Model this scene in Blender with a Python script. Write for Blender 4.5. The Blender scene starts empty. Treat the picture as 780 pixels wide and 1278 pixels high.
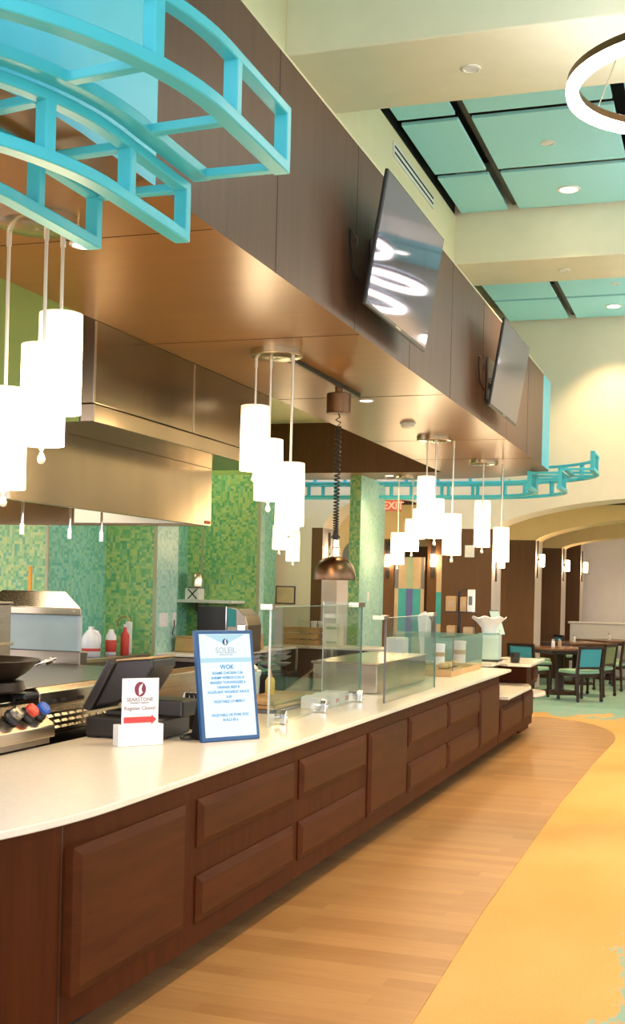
import bpy, bmesh, math, random
from mathutils import Vector, Matrix
random.seed(7)
PI = math.pi
sc = bpy.context.scene
COL = sc.collection

# ------------------------------------------------------------------ camera
FPX, PX, PY, TH, CH = 1509.0, 390.0, 731.7, 0.024, 1.65
PSI = math.atan(513.15 / FPX)
ct, st, cp, sp = math.cos(TH), math.sin(TH), math.cos(PSI), math.sin(PSI)
Rt, Fw, Up = Vector((cp, sp, 0)), Vector((-sp, cp, 0)), Vector((0, 0, 1))
xa = Rt * ct + Up * st
ya = -Rt * st + Up * ct
cam = bpy.data.objects.new('camera', bpy.data.cameras.new('camera'))
COL.objects.link(cam)
m = Matrix((xa, ya, -Fw)).transposed().to_4x4()
m.translation = Vector((0, 0, CH))
cam.matrix_world = m
cd = cam.data
cd.sensor_fit = 'VERTICAL'
cd.sensor_height = 24.0
cd.lens = 24.0 * FPX / 1278.0
cd.shift_x = 0.0
cd.shift_y = (PY - 639.0) / 1278.0
cd.clip_start = 0.05
sc.camera = cam

# ------------------------------------------------------------------ node materials
def new_mat(name):
    ma = bpy.data.materials.new(name)
    ma.use_nodes = True
    nt = ma.node_tree
    return ma, nt, nt.nodes['Principled BSDF']

def N(nt, kind, **kw):
    n = nt.nodes.new(kind)
    for k, v in kw.items():
        setattr(n, k, v)
    return n

def ramp(nt, src, stops):
    r = N(nt, 'ShaderNodeValToRGB')
    e = r.color_ramp.elements
    while len(e) < len(stops):
        e.new(0.5)
    for i, (p, c) in enumerate(stops):
        e[i].position = p
        e[i].color = (*c, 1)
    nt.links.new(src, r.inputs[0])
    return r.outputs[0]

def math_n(nt, op, a, b=None):
    n = N(nt, 'ShaderNodeMath', operation=op)
    for i, v in enumerate((a, b)):
        if v is None:
            continue
        if isinstance(v, (int, float)):
            n.inputs[i].default_value = v
        else:
            nt.links.new(v, n.inputs[i])
    return n.outputs[0]

def coords(nt, scale=(1, 1, 1), kind='Object'):
    tc = N(nt, 'ShaderNodeTexCoord')
    mp = N(nt, 'ShaderNodeMapping')
    mp.inputs['Scale'].default_value = scale
    nt.links.new(tc.outputs[kind], mp.inputs[0])
    return mp.outputs[0]

def noise(nt, vec, scale, detail=3, rough=.5):
    n = N(nt, 'ShaderNodeTexNoise')
    n.inputs['Scale'].default_value = scale
    n.inputs['Detail'].default_value = detail
    n.inputs['Roughness'].default_value = rough
    nt.links.new(vec, n.inputs['Vector'])
    return n.outputs['Fac']

def bump(nt, b, h, strength=.1, dist=.01):
    n = N(nt, 'ShaderNodeBump')
    n.inputs['Strength'].default_value = strength
    n.inputs['Distance'].default_value = dist
    nt.links.new(h, n.inputs['Height'])
    nt.links.new(n.outputs[0], b.inputs['Normal'])

def plain(name, col, rough=.5, metal=0., var=.08, scale=6., stretch=(1, 1, 1), bmp=0., spec=None, coat=0.):
    ma, nt, b = new_mat(name)
    v = coords(nt, stretch)
    f = noise(nt, v, scale)
    lo = tuple(max(0, c * (1 - var)) for c in col)
    hi = tuple(min(1, c * (1 + var)) for c in col)
    nt.links.new(ramp(nt, f, [(.3, lo), (.7, hi)]), b.inputs['Base Color'])
    b.inputs['Roughness'].default_value = rough
    b.inputs['Metallic'].default_value = metal
    if spec is not None:
        b.inputs['Specular IOR Level'].default_value = spec
    if coat:
        b.inputs['Coat Weight'].default_value = coat
        b.inputs['Coat Roughness'].default_value = .15
    if bmp:
        bump(nt, b, f, bmp)
    return ma

def wood(name, dark, light, rough=.38, grain=(14, 14, .9), coat=0., fine=9., spec=.3, bmp=.04):
    ma, nt, b = new_mat(name)
    v = coords(nt, grain)
    f = noise(nt, v, 1.6, 6, .62)
    v2 = coords(nt, tuple(g * fine for g in grain))
    g = noise(nt, v2, 1.0, 2)
    fac = math_n(nt, 'ADD', math_n(nt, 'MULTIPLY', f, .75), math_n(nt, 'MULTIPLY', g, .25))
    nt.links.new(ramp(nt, fac, [(.32, dark), (.68, light)]), b.inputs['Base Color'])
    b.inputs['Roughness'].default_value = rough
    if coat:
        b.inputs['Coat Weight'].default_value = coat
        b.inputs['Coat Roughness'].default_value = .2
    b.inputs['Specular IOR Level'].default_value = spec
    if bmp: bump(nt, b, g, bmp, .002)
    return ma

def glow(name, col, strength, base=(.9, .9, .9)):
    ma, nt, b = new_mat(name)
    v = coords(nt)
    f = noise(nt, v, 3)
    nt.links.new(ramp(nt, f, [(.3, tuple(c * .97 for c in col)), (.7, col)]), b.inputs['Emission Color'])
    b.inputs['Base Color'].default_value = (*base, 1)
    b.inputs['Emission Strength'].default_value = strength
    b.inputs['Roughness'].default_value = .5
    return ma

def tiles(name, stops, rough=.28):
    """glass mosaic: small square chips with a few longer strips among them"""
    ma, nt, b = new_mat(name)
    tc = N(nt, 'ShaderNodeNewGeometry')
    s = N(nt, 'ShaderNodeSeparateXYZ')
    nt.links.new(tc.outputs['Position'], s.inputs[0])
    u = math_n(nt, 'ADD', s.outputs[0], s.outputs[1])
    def cells(su, sv, off):
        cu = math_n(nt, 'FLOOR', math_n(nt, 'ADD', math_n(nt, 'MULTIPLY', u, su), off))
        cv = math_n(nt, 'FLOOR', math_n(nt, 'MULTIPLY', s.outputs[2], sv))
        c = N(nt, 'ShaderNodeCombineXYZ')
        nt.links.new(cu, c.inputs[0]); nt.links.new(cv, c.inputs[1])
        c.inputs[2].default_value = off
        w = N(nt, 'ShaderNodeTexWhiteNoise', noise_dimensions='3D')
        nt.links.new(c.outputs[0], w.inputs['Vector'])
        return w.outputs['Value']
    a = cells(34, 34, .3)
    c = cells(17, 34, .7)
    d = cells(34, 14, .1)
    pick = cells(8.5, 8.5, .5)
    mx = N(nt, 'ShaderNodeMix')
    nt.links.new(math_n(nt, 'GREATER_THAN', pick, .55), mx.inputs[0])
    nt.links.new(a, mx.inputs[2]); nt.links.new(c, mx.inputs[3])
    mx2 = N(nt, 'ShaderNodeMix')
    nt.links.new(math_n(nt, 'GREATER_THAN', pick, .78), mx2.inputs[0])
    nt.links.new(mx.outputs[0], mx2.inputs[2]); nt.links.new(d, mx2.inputs[3])
    nt.links.new(ramp(nt, mx2.outputs[0], stops), b.inputs['Base Color'])
    b.inputs['Roughness'].default_value = rough
    bump(nt, b, mx2.outputs[0], .12, .004)
    return ma

def glass(name, tint=(.945, .985, .965), rough=.0, refl=.05):
    """thin sheet glass: mostly clear with a faint tint and a mirror-like skin"""
    ma, nt, b = new_mat(name)
    nt.nodes.remove(b)
    out = nt.nodes['Material Output']
    tr = N(nt, 'ShaderNodeBsdfTransparent'); tr.inputs[0].default_value = (*tint, 1)
    gl = N(nt, 'ShaderNodeBsdfGlossy'); gl.inputs['Roughness'].default_value = rough
    lw = N(nt, 'ShaderNodeLayerWeight'); lw.inputs[0].default_value = .25
    v = coords(nt); f = noise(nt, v, 2.)
    fac = math_n(nt, 'ADD', math_n(nt, 'MULTIPLY', lw.outputs['Fresnel'], .32), math_n(nt, 'MULTIPLY', f, refl))
    mix = N(nt, 'ShaderNodeMixShader')
    nt.links.new(fac, mix.inputs[0])
    nt.links.new(tr.outputs[0], mix.inputs[1]); nt.links.new(gl.outputs[0], mix.inputs[2])
    nt.links.new(mix.outputs[0], out.inputs[0])
    return ma

M = {}
M['cream'] = plain('cream_paint', (.84, .77, .52), .7, var=.02)
M['beam_paint'] = plain('beam_paint', (.90, .84, .67), .7, var=.02)
M['white_wall'] = plain('far_wall_paint', (.80, .68, .54), .75, var=.02)
M['cool_wall'] = plain('cool_wall_paint', (.84, .79, .84), .8, var=.02)
M['tan'] = plain('tan_paint', (.80, .57, .28), .7, var=.03)
M['lilac'] = plain('lilac_pier_paint', (.55, .47, .44), .7, var=.02)
M['green_paint'] = plain('green_paint', (.27, .38, .10), .6, var=.03)
M['black'] = plain('black_ceiling_void', (.01, .01, .01), .8)
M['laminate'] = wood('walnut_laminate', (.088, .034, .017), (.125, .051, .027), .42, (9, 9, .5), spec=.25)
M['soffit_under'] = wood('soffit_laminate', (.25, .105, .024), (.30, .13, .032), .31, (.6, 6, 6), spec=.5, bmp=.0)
M['seam'] = plain('laminate_seam', (.05, .025, .012), .6)
M['cherry'] = wood('cherry_wood', (.046, .0105, .0020), (.074, .0185, .0038), .5, (10, 10, .8), spec=.08)
M['cherry_panel'] = wood('cherry_panel_wood', (.050, .0120, .0021), (.084, .0220, .0044), .46, (10, 1.1, 10), spec=.11)
M['kick'] = plain('dark_kick', (.03, .013, .006), .6)
M['counter'] = plain('quartz_counter', (.86, .77, .64), .22, var=.04, scale=60)
M['blue'] = plain('turquoise_paint', (.075, .58, .70), .38, var=.04)
M['blue_panel'] = plain('turquoise_panel', (.12, .66, .86), .42, var=.03)
M['mint_panel'] = plain('mint_acoustic_panel', (.44, .88, .97), .8, var=.02, scale=40)
M['steel'] = plain('brushed_steel', (.53, .45, .34), .24, 1., var=.07, scale=3, stretch=(1, 1, 30))
M['hood_steel'] = plain('hood_steel', (.37, .29, .19), .2, 1., var=.10, scale=1.2, stretch=(.3, 2.2, .5), bmp=.25)
M['steel_dark'] = plain('dark_steel', (.30, .26, .21), .3, 1., var=.1, scale=4, stretch=(1, 20, 1))
M['nickel'] = plain('brushed_nickel', (.72, .62, .45), .22, 1., var=.05, scale=8)
M['chrome'] = plain('chrome', (.85, .84, .82), .1, 1., var=.03)
M['bronze'] = plain('bronze_metal', (.20, .115, .06), .33, 1., var=.08)
M['rod'] = plain('satin_rod', (.78, .72, .60), .35, .6, var=.03)
def lit_shade():
    ma, nt, b = new_mat('lit_glass_shade')
    tc = N(nt, 'ShaderNodeTexCoord'); sx = N(nt, 'ShaderNodeSeparateXYZ')
    nt.links.new(tc.outputs['Generated'], sx.inputs[0])
    b.inputs['Emission Color'].default_value = (1.0, .72, .40, 1)
    b.inputs['Base Color'].default_value = (.92, .86, .74, 1)
    k = ramp(nt, sx.outputs[2], [(.0, (.9, .9, .9)), (.62, (.7, .7, .7)), (.86, (.14, .14, .14)), (1., (.065, .065, .065))])
    nt.links.new(math_n(nt, 'MULTIPLY', k, 11.0), b.inputs['Emission Strength'])
    return ma
M['shade'] = lit_shade()
M['sconce_glow'] = glow('sconce_glow', (1., .70, .40), 40)
M['ring_glow'] = glow('ring_light_glow', (1., .88, .72), 12)
M['ring_fill'] = glow('ring_fill_glow', (.86, .95, 1.), 9)
M['down_glow'] = glow('downlight_glow', (1., .88, .66), 14)
M['kitchen_fill'] = glow('kitchen_fill_glow', (1., .9, .72), 9)
M['hood_glow'] = glow('hood_lamp_glow', (1., .85, .6), 10)
M['crystal'] = plain('crystal_drop', (.9, .85, .75), .05, .3)
M['white'] = plain('white_plastic', (.82, .80, .76), .45, var=.02)
M['paper'] = plain('white_card', (.86, .84, .84), .6, var=.02)
M['black_plastic'] = plain('black_plastic', (.018, .016, .015), .38)
M['grey_plastic'] = plain('charcoal_plastic', (.030, .025, .021), .4)
M['screen_black'] = plain('switched_off_screen', (.014, .012, .030), .05, spec=1.)
M['screen_black'].node_tree.nodes['Principled BSDF'].inputs['Specular Tint'].default_value = (.36, .36, .78, 1)
M['screen_black'].node_tree.nodes['Principled BSDF'].inputs['IOR'].default_value = 1.75
M['navy'] = plain('navy_bezel', (.012, .07, .20), .35)
M['menu_screen'] = glow('lit_menu_screen', (.72, .89, 1.0), .68, (.1, .1, .1))
M['menu_pale'] = glow('lit_menu_pale_blue', (.42, .80, .95), .52, (.1, .1, .1))
M['menu_text'] = plain('menu_text_blue', (.03, .22, .48), .6)
M['menu_grey'] = plain('menu_pale_lettering', (.34, .40, .47), .6)
M['menu_dark'] = plain('menu_logo_navy', (.01, .06, .2), .6)
M['sign_maroon'] = plain('sign_maroon', (.19, .025, .06), .6)
M['sign_grey'] = plain('sign_grey_text', (.24, .20, .22), .6)
M['sign_red'] = plain('sign_red_arrow', (.55, .05, .045), .6)
M['exit_red'] = glow('exit_red', (1., .05, .02), 1.3)
M['exit_box'] = plain('exit_sign_face', (.75, .28, .20), .5)
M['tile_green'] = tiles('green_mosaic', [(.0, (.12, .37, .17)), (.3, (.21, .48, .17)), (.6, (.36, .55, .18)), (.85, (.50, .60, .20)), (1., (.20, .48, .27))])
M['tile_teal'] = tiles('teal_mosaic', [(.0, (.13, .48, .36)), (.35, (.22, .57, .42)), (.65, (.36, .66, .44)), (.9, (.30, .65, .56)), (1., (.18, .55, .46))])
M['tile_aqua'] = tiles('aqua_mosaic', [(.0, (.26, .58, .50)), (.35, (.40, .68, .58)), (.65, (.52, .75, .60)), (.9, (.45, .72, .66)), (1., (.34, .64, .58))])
M['tile_edge'] = plain('tile_edge_trim', (.42, .42, .25), .5)
M['glass'] = glass('clear_glass')
M['glass_edge'] = plain('glass_edge_green', (.25, .42, .36), .2)
M['glass_frost'] = plain('frosted_glass', (.50, .62, .58), .25, var=.05)
M['glass_white_edge'] = plain('polished_glass_edge', (.62, .68, .64), .2)
M['wok_iron'] = plain('seasoned_iron', (.05, .035, .025), .35, .8)
M['knob_red'] = plain('red_knob', (.55, .06, .03), .4)
M['knob_blue'] = plain('blue_knob', (.03, .10, .42), .4)
M['orange'] = plain('orange_handle', (.75, .33, .02), .5)
M['yellow'] = plain('yellow_mustard', (.75, .50, .05), .4)
M['milk'] = plain('milky_plastic', (.80, .79, .76), .35)
M['red'] = plain('red_label', (.60, .05, .03), .5)
M['copper'] = plain('warm_copper', (.62, .38, .16), .32, 1.)
M['card'] = plain('cardboard', (.52, .33, .15), .8)
M['kraft'] = wood('crate_wood', (.42, .23, .09), (.60, .36, .15), .6, (1, 8, 20))
M['bread'] = plain('pale_buns', (.62, .44, .22), .7, bmp=.3)
M['dark_wood'] = wood('espresso_wood', (.030, .013, .007), (.060, .027, .014), .3, (6, 6, 1.5))
M['table_wood'] = wood('table_top_wood', (.12, .05, .022), (.20, .09, .04), .24, (2, 12, 12))
M['teal_fabric'] = plain('teal_upholstery', (.07, .36, .42), .75, var=.06, scale=120)
M['olive_fabric'] = plain('olive_upholstery', (.24, .26, .12), .8, var=.08, scale=120)
M['seat_fabric'] = plain('mint_upholstery', (.30, .50, .36), .8, var=.06, scale=120)
M['pier_wood'] = wood('pier_laminate', (.115, .050, .017), (.150, .068, .025), .55, (7, 7, .6))
M['taupe'] = plain('tapestry_taupe', (.50, .36, .22), .8)
M['tap_teal'] = plain('tapestry_teal', (.05, .33, .34), .8)
M['tap_purple'] = plain('tapestry_purple', (.11, .12, .32), .8)
M['tap_grey'] = plain('tapestry_grey', (.16, .15, .15), .8)
M['tap_sage'] = plain('tapestry_sage', (.34, .42, .27), .8)
M['window_grey'] = plain('leaded_arch_glass', (.20, .20, .17), .3)
M['frame_navy'] = plain('picture_frame_navy', (.05, .04, .07), .4)
M['art'] = plain('pale_print', (.66, .50, .30), .6, var=.15, scale=5)
M['kitchen_tile'] = plain('kitchen_floor_tile', (.20, .14, .09), .5)

# wood plank floor
def floor_planks():
    ma, nt, b = new_mat('plank_floor')
    g = N(nt, 'ShaderNodeNewGeometry')
    br = N(nt, 'ShaderNodeTexBrick')
    br.offset = .37
    br.inputs['Color1'].default_value = (.0, .0, .0, 1); br.inputs['Color2'].default_value = (1, 1, 1, 1)
    br.inputs['Mortar'].default_value = (.2, .2, .2, 1)
    br.inputs['Scale'].default_value = 1
    br.inputs['Mortar Size'].default_value = .0015
    br.inputs['Brick Width'].default_value = .95
    br.inputs['Row Height'].default_value = .115
    nt.links.new(g.outputs['Position'], br.inputs['Vector'])
    mp = N(nt, 'ShaderNodeMapping'); mp.inputs['Scale'].default_value = (2.2, 26, 1)
    nt.links.new(g.outputs['Position'], mp.inputs[0])
    f = noise(nt, mp.outputs[0], 1.5, 5, .6)
    fac = math_n(nt, 'ADD', math_n(nt, 'MULTIPLY', f, .62), math_n(nt, 'MULTIPLY', br.outputs['Color'], .38))
    nt.links.new(ramp(nt, fac, [(.15, (.33, .152, .050)), (.5, (.42, .215, .078)), (.85, (.50, .27, .105))]), b.inputs['Base Color'])
    b.inputs['Roughness'].default_value = .36
    bump(nt, b, br.outputs['Fac'], .08, .002)
    return ma
M['planks'] = floor_planks()

# patterned carpet: gold along the walkway, ragged mint and teal patches elsewhere
def carpet():
    ma, nt, b = new_mat('patterned_carpet')
    g = N(nt, 'ShaderNodeNewGeometry')
    s = N(nt, 'ShaderNodeSeparateXYZ'); nt.links.new(g.outputs['Position'], s.inputs[0])
    mp = N(nt, 'ShaderNodeMapping'); mp.inputs['Scale'].default_value = (1, .55, 1)
    nt.links.new(g.outputs['Position'], mp.inputs[0])
    big = noise(nt, mp.outputs[0], 3.2, 7, .72)
    fine = noise(nt, g.outputs['Position'], 90, 2)
    sw = noise(nt, mp.outputs[0], .9, 3)
    ex = math_n(nt, 'MULTIPLY', math_n(nt, 'ADD', s.outputs[0], .36), 1.6)
    ey = math_n(nt, 'MULTIPLY', math_n(nt, 'SUBTRACT', s.outputs[1], 16.6), .22)
    ey = math_n(nt, 'MINIMUM', ey, .32)
    e = math_n(nt, 'ADD', math_n(nt, 'MAXIMUM', ex, ey), math_n(nt, 'SUBTRACT', math_n(nt, 'MULTIPLY', big, 1.3), .62))
    mask = ramp(nt, e, [(.0, (0, 0, 0)), (.05, (1, 1, 1))])
    gold = ramp(nt, math_n(nt, 'ADD', math_n(nt, 'MULTIPLY', sw, .75), math_n(nt, 'MULTIPLY', fine, .3)),
                [(.3, (.56, .29, .085)), (.55, (.64, .36, .125)), (.8, (.68, .42, .18))])
    teal = ramp(nt, math_n(nt, 'ADD', math_n(nt, 'MULTIPLY', big, .8), math_n(nt, 'MULTIPLY', fine, .25)),
                [(.3, (.16, .34, .33)), (.55, (.25, .40, .34)), (.8, (.46, .40, .22))])
    mx = N(nt, 'ShaderNodeMix', data_type='RGBA')
    nt.links.new(mask, mx.inputs[0]); nt.links.new(gold, mx.inputs[6]); nt.links.new(teal, mx.inputs[7])
    nt.links.new(mx.outputs[2], b.inputs['Base Color'])
    b.inputs['Roughness'].default_value = .95
    b.inputs['Specular IOR Level'].default_value = .1
    bump(nt, b, fine, .25, .004)
    return ma
M['carpet'] = carpet()

# ------------------------------------------------------------------ mesh collector
class MB:
    def __init__(s, T=None):
        s.v, s.f, s.T = [], [], T
    def add(s, vs, fs):
        o = len(s.v)
        s.v += [tuple(s.T @ Vector(v)) if s.T else tuple(v) for v in vs]
        s.f += [tuple(i + o for i in f) for f in fs]
        return s
    def box(s, x0, x1, y0, y1, z0, z1):
        vs = [(x, y, z) for z in (z0, z1) for y in (y0, y1) for x in (x0, x1)]
        return s.add(vs, [(0, 2, 3, 1), (4, 5, 7, 6), (0, 1, 5, 4), (2, 6, 7, 3), (0, 4, 6, 2), (1, 3, 7, 5)])
    def hexa(s, b, t):
        """8-point solid: bottom ring b, top ring t, same winding"""
        n = len(b)
        return s.add(list(b) + list(t), [tuple(range(n))[::-1], tuple(range(n, 2 * n))] +
                     [(i, (i + 1) % n, n + (i + 1) % n, n + i) for i in range(n)])
    def prism(s, poly, z0, z1):
        return s.hexa([(x, y, z0) for x, y in poly], [(x, y, z1) for x, y in poly])
    def prismY(s, poly, y0, y1):
        return s.hexa([(x, y0, z) for x, z in poly], [(x, y1, z) for x, z in poly])
    def prismX(s, poly, x0, x1):
        return s.hexa([(x0, y, z) for y, z in poly], [(x1, y, z) for y, z in poly])
    def lathe(s, prof, c=(0, 0, 0), n=24, axis='z'):
        vs, fs = [], []
        for r, h in prof:
            for i in range(n):
                a = 2 * PI * i / n
                p = (r * math.cos(a), r * math.sin(a), h)
                if axis == 'x': p = (h, p[0], p[1])
                if axis == 'y': p = (p[0], h, p[1])
                vs.append((p[0] + c[0], p[1] + c[1], p[2] + c[2]))
        for k in range(len(prof) - 1):
            for i in range(n):
                fs.append((k * n + i, k * n + (i + 1) % n, (k + 1) * n + (i + 1) % n, (k + 1) * n + i))
        if prof[0][0] > 1e-5: fs.append(tuple(range(n))[::-1])
        if prof[-1][0] > 1e-5: fs.append(tuple((len(prof) - 1) * n + i for i in range(n)))
        return s.add(vs, fs)
    def cyl(s, p0, p1, r0, r1=None, n=12):
        r1 = r0 if r1 is None else r1
        p0, p1 = Vector(p0), Vector(p1)
        d = (p1 - p0).normalized()
        q = Vector((0, 0, 1)).rotation_difference(d)
        vs = [tuple(p + q @ Vector((r * math.cos(2 * PI * i / n), r * math.sin(2 * PI * i / n), 0))) for p, r in ((p0, r0), (p1, r1)) for i in range(n)]
        return s.add(vs, [tuple(range(n))[::-1], tuple(range(n, 2 * n))] + [(i, (i + 1) % n, n + (i + 1) % n, n + i) for i in range(n)])
    def tube(s, pts, r, n=8, closed=False):
        pts = [Vector(p) for p in pts]
        k = len(pts)
        vs, fs = [], []
        nrm = None
        for i, p in enumerate(pts):
            if closed: t = pts[(i + 1) % k] - pts[i - 1]
            else: t = pts[min(i + 1, k - 1)] - pts[max(i - 1, 0)]
            t.normalize()
            if nrm is None:
                nrm = t.orthogonal().normalized()
            nrm = (nrm - t * nrm.dot(t)).normalized()
            bn = t.cross(nrm)
            for j in range(n):
                a = 2 * PI * j / n
                vs.append(tuple(p + nrm * (r * math.cos(a)) + bn * (r * math.sin(a))))
        for i in range(k if closed else k - 1):
            i2 = (i + 1) % k
            for j in range(n):
                fs.append((i * n + j, i * n + (j + 1) % n, i2 * n + (j + 1) % n, i2 * n + j))
        if not closed:
            fs += [tuple(range(n))[::-1], tuple((k - 1) * n + j for j in range(n))]
        return s.add(vs, fs)
    def sweep(s, path, w0, w1, z0, z1, closed=False):
        """flat bar of rectangular section following a plan path; offsets w0..w1 to the left of travel"""
        pts = [Vector((p[0], p[1])) for p in path]
        k = len(pts); vs = []; fs = []
        for i in range(k):
            t = pts[(i + 1) % k] - pts[i - 1] if closed else pts[min(i + 1, k - 1)] - pts[max(i - 1, 0)]
            t.normalize()
            nn = Vector((-t.y, t.x))
            a, b = pts[i] + nn * w0, pts[i] + nn * w1
            vs += [(a.x, a.y, z0), (b.x, b.y, z0), (b.x, b.y, z1), (a.x, a.y, z1)]
        for i in range(k if closed else k - 1):
            o, q = 4 * i, 4 * ((i + 1) % k)
            for j in range(4):
                fs.append((o + j, o + (j + 1) % 4, q + (j + 1) % 4, q + j))
        if not closed:
            fs += [(3, 2, 1, 0), tuple(4 * (k - 1) + j for j in range(4))]
        return s.add(vs, fs)
    def build(s, name, ma, parent=None, bevel=0., smooth=None, seg=2):
        me = bpy.data.meshes.new(name)
        me.from_pydata(s.v, [], s.f)
        bm = bmesh.new(); bm.from_mesh(me)
        bmesh.ops.recalc_face_normals(bm, faces=bm.faces)
        bm.to_mesh(me); bm.free()
        mats = ma if isinstance(ma, (list, tuple)) else [ma]
        for q in mats: me.materials.append(q)
        if smooth:
            for p in me.polygons: p.use_smooth = True
            me.set_sharp_from_angle(angle=math.radians(smooth))
        o = bpy.data.objects.new(name, me)
        COL.objects.link(o)
        if parent is not None: o.parent = parent
        if bevel:
            b = o.modifiers.new('bevel', 'BEVEL'); b.width = bevel; b.segments = seg; b.limit_method = 'ANGLE'
            b.angle_limit = math.radians(40)
        return o

def tag(o, label, cat, group=None):
    o['label'] = label; o['category'] = cat
    if group: o['group'] = group
    return o

def thing(name, label, cat, loc=(0, 0, 0), rz=0., group=None):
    o = bpy.data.objects.new(name, None)
    o.empty_display_size = .1
    COL.objects.link(o)
    o.location = loc; o.rotation_euler = (0, 0, rz)
    return tag(o, label, cat, group)

def struct(o):
    o['kind'] = 'structure'
    return o

def dup(root, loc, rz, label, group=None):
    r = root.copy(); COL.objects.link(r)
    r.location = loc; r.rotation_euler = (0, 0, rz); r['label'] = label
    if group: r['group'] = group
    for ch in list(root.children):
        c = ch.copy(); COL.objects.link(c); c.parent = r
        for g in ch.children:
            d = g.copy(); COL.objects.link(d); d.parent = c
    return r

def text(name, body, size, ma, parent, mw, align='CENTER'):
    cu = bpy.data.curves.new(name, 'FONT')
    cu.body = body; cu.size = size; cu.align_x = align; cu.align_y = 'CENTER'
    cu.extrude = .0006; cu.resolution_u = 2; cu.offset = size * .014
    tmp = bpy.data.objects.new(name, cu)
    COL.objects.link(tmp)
    me = bpy.data.meshes.new_from_object(tmp.evaluated_get(bpy.context.evaluated_depsgraph_get()))
    bpy.data.objects.remove(tmp)
    me.materials.clear(); me.materials.append(ma)
    o = bpy.data.objects.new(name, me); COL.objects.link(o)
    o.parent = parent
    o.matrix_local = mw
    return o

def ell(cx, cy, rx, ry, a0, a1, n=20):
    return [(cx + rx * math.cos(math.radians(a0 + (a1 - a0) * i / n)), cy + ry * math.sin(math.radians(a0 + (a1 - a0) * i / n))) for i in range(n + 1)]

# ------------------------------------------------------------------ room shell
struct(MB().box(-12, 9, -3, 30, -.12, 0).build('floor', M['carpet']))
edge = [(-3.0, .5), (-1.07, .5), (-1.08, 4.5), (-1.13, 6.1), (-1.17, 9.6), (-1.15, 12.1), (-1.12, 13.6)] + \
    ell(-2.35, 13.9, 1.23, 2.15, 0, 90, 14) + [(-3.0, 16.0)]
struct(MB().prism(edge, -.02, .006).build('floor_planks', M['planks']))
struct(MB().box(-9.2, -3.0, .5, 14.6, -.02, .005).build('floor_kitchen', M['kitchen_tile']))

# high ceiling with two beams, black void and mint acoustic panels
struct(MB().box(-3.4, 8.2, -3, 17, 5.95, 6.05).build('ceiling', M['black']))
struct(MB().box(-2.85, -2.655, -3, 12.93, 4.0, 5.43).build('wall_left', M['cream']))
struct(MB().box(-2.85, -2.665, -3, 12.93, 5.43, 5.95).build('wall_left_void', M['black']))
struct(MB().box(-3.4, -3.2, 12.93, 17, 4.0, 5.95).build('wall_left_far', M['cream']))
bm1 = struct(MB().box(-2.66, 8.0, 7.04, 8.0, 4.94, 5.95).build('ceiling_beam', M['beam_paint'], bevel=.01))
struct(MB().box(-3.3, 8.0, 12.03, 12.93, 4.94, 5.95).build('ceiling_beam', M['beam_paint'], bevel=.01))
struct(MB().box(-2.66, 8.0, 2.2, 3.1, 4.94, 5.95).build('ceiling_beam', M['beam_paint'], bevel=.01))
S = 1.295
cols = [(-2.0, -1.635), (-1.55, -.69), (-.61, .3), (.38, 1.3), (1.38, 2.3), (2.38, 3.3), (3.38, 4.3), (4.38, 5.3)]
rows1 = [(6.40, 7.325), (7.41, 8.35), (8.435, 9.26)]
rows2 = [(10.1, 11.13), (11.2, 12.13), (12.20, 13.10)]
rows0 = [(2.45, 3.4), (3.47, 4.4), (4.47, 5.42)]
wcol = ['beside the cream wall', 'with the downlight column', 'over the aisle', 'further over the aisle']
wrow = {0: 'nearest row over the counter', 1: 'behind the first beam', 2: 'beyond the second beam'}
PZ = 5.442
n = 0
for bi, rows in ((1, rows1), (2, rows2), (0, rows0)):
    for ri, (ya_, yb_) in enumerate(rows):
        for ci, (xa_, xb_) in enumerate(cols):
            if bi == 2 and ci == 0: xa_ = -2.27
            if bi == 0 and ci > 5: continue
            o = MB().box(xa_ * S, xb_ * S, ya_ * S, yb_ * S, PZ, PZ + .03).build('ceiling_panel', M['mint_panel'], bevel=.006)
            wh = ['narrow', 'wide', 'wide', 'wide', 'wide', 'wide', 'wide', 'wide'][ci]
            pos = ['against the left wall', 'second column from the left wall', 'third column from the left wall', 'fourth column from the left wall', 'fifth column from the left wall', 'sixth column from the left wall', 'seventh column from the left wall', 'eighth column from the left wall'][ci]
            row = ['row partly hidden by the near beam', 'middle row', 'row touching the next wall face'][ri]
            bay = ['bay nearest the camera', 'bay between the two beams', 'bay beyond the second beam'][bi]
            tag(o, f'{wh} mint ceiling panel {pos}, {row}, {bay}', 'ceiling panel', 'mint acoustic ceiling panels')
# black carriers the panels hang from
for bi, (y0, y1) in enumerate(((8.0, 12.03), (12.93, 17.0))):
    o = thing('ceiling_rail', ('black carrier rail in the gap between mint panels, bay between the beams' if bi == 0 else 'black carrier rail in the gap between mint panels, bay beyond the second beam'), 'rail', (-1.59 * S, y0, PZ + .06))
    MB().box(-.022, .022, 0, y1 - y0, 0, .05).build('channel', M['grey_plastic'], o)
    for k in range(5):
        MB().box(-.05, .05, .3 + k * .8, .36 + k * .8, .05, .07).build('bracket', M['steel_dark'], o)

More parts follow.
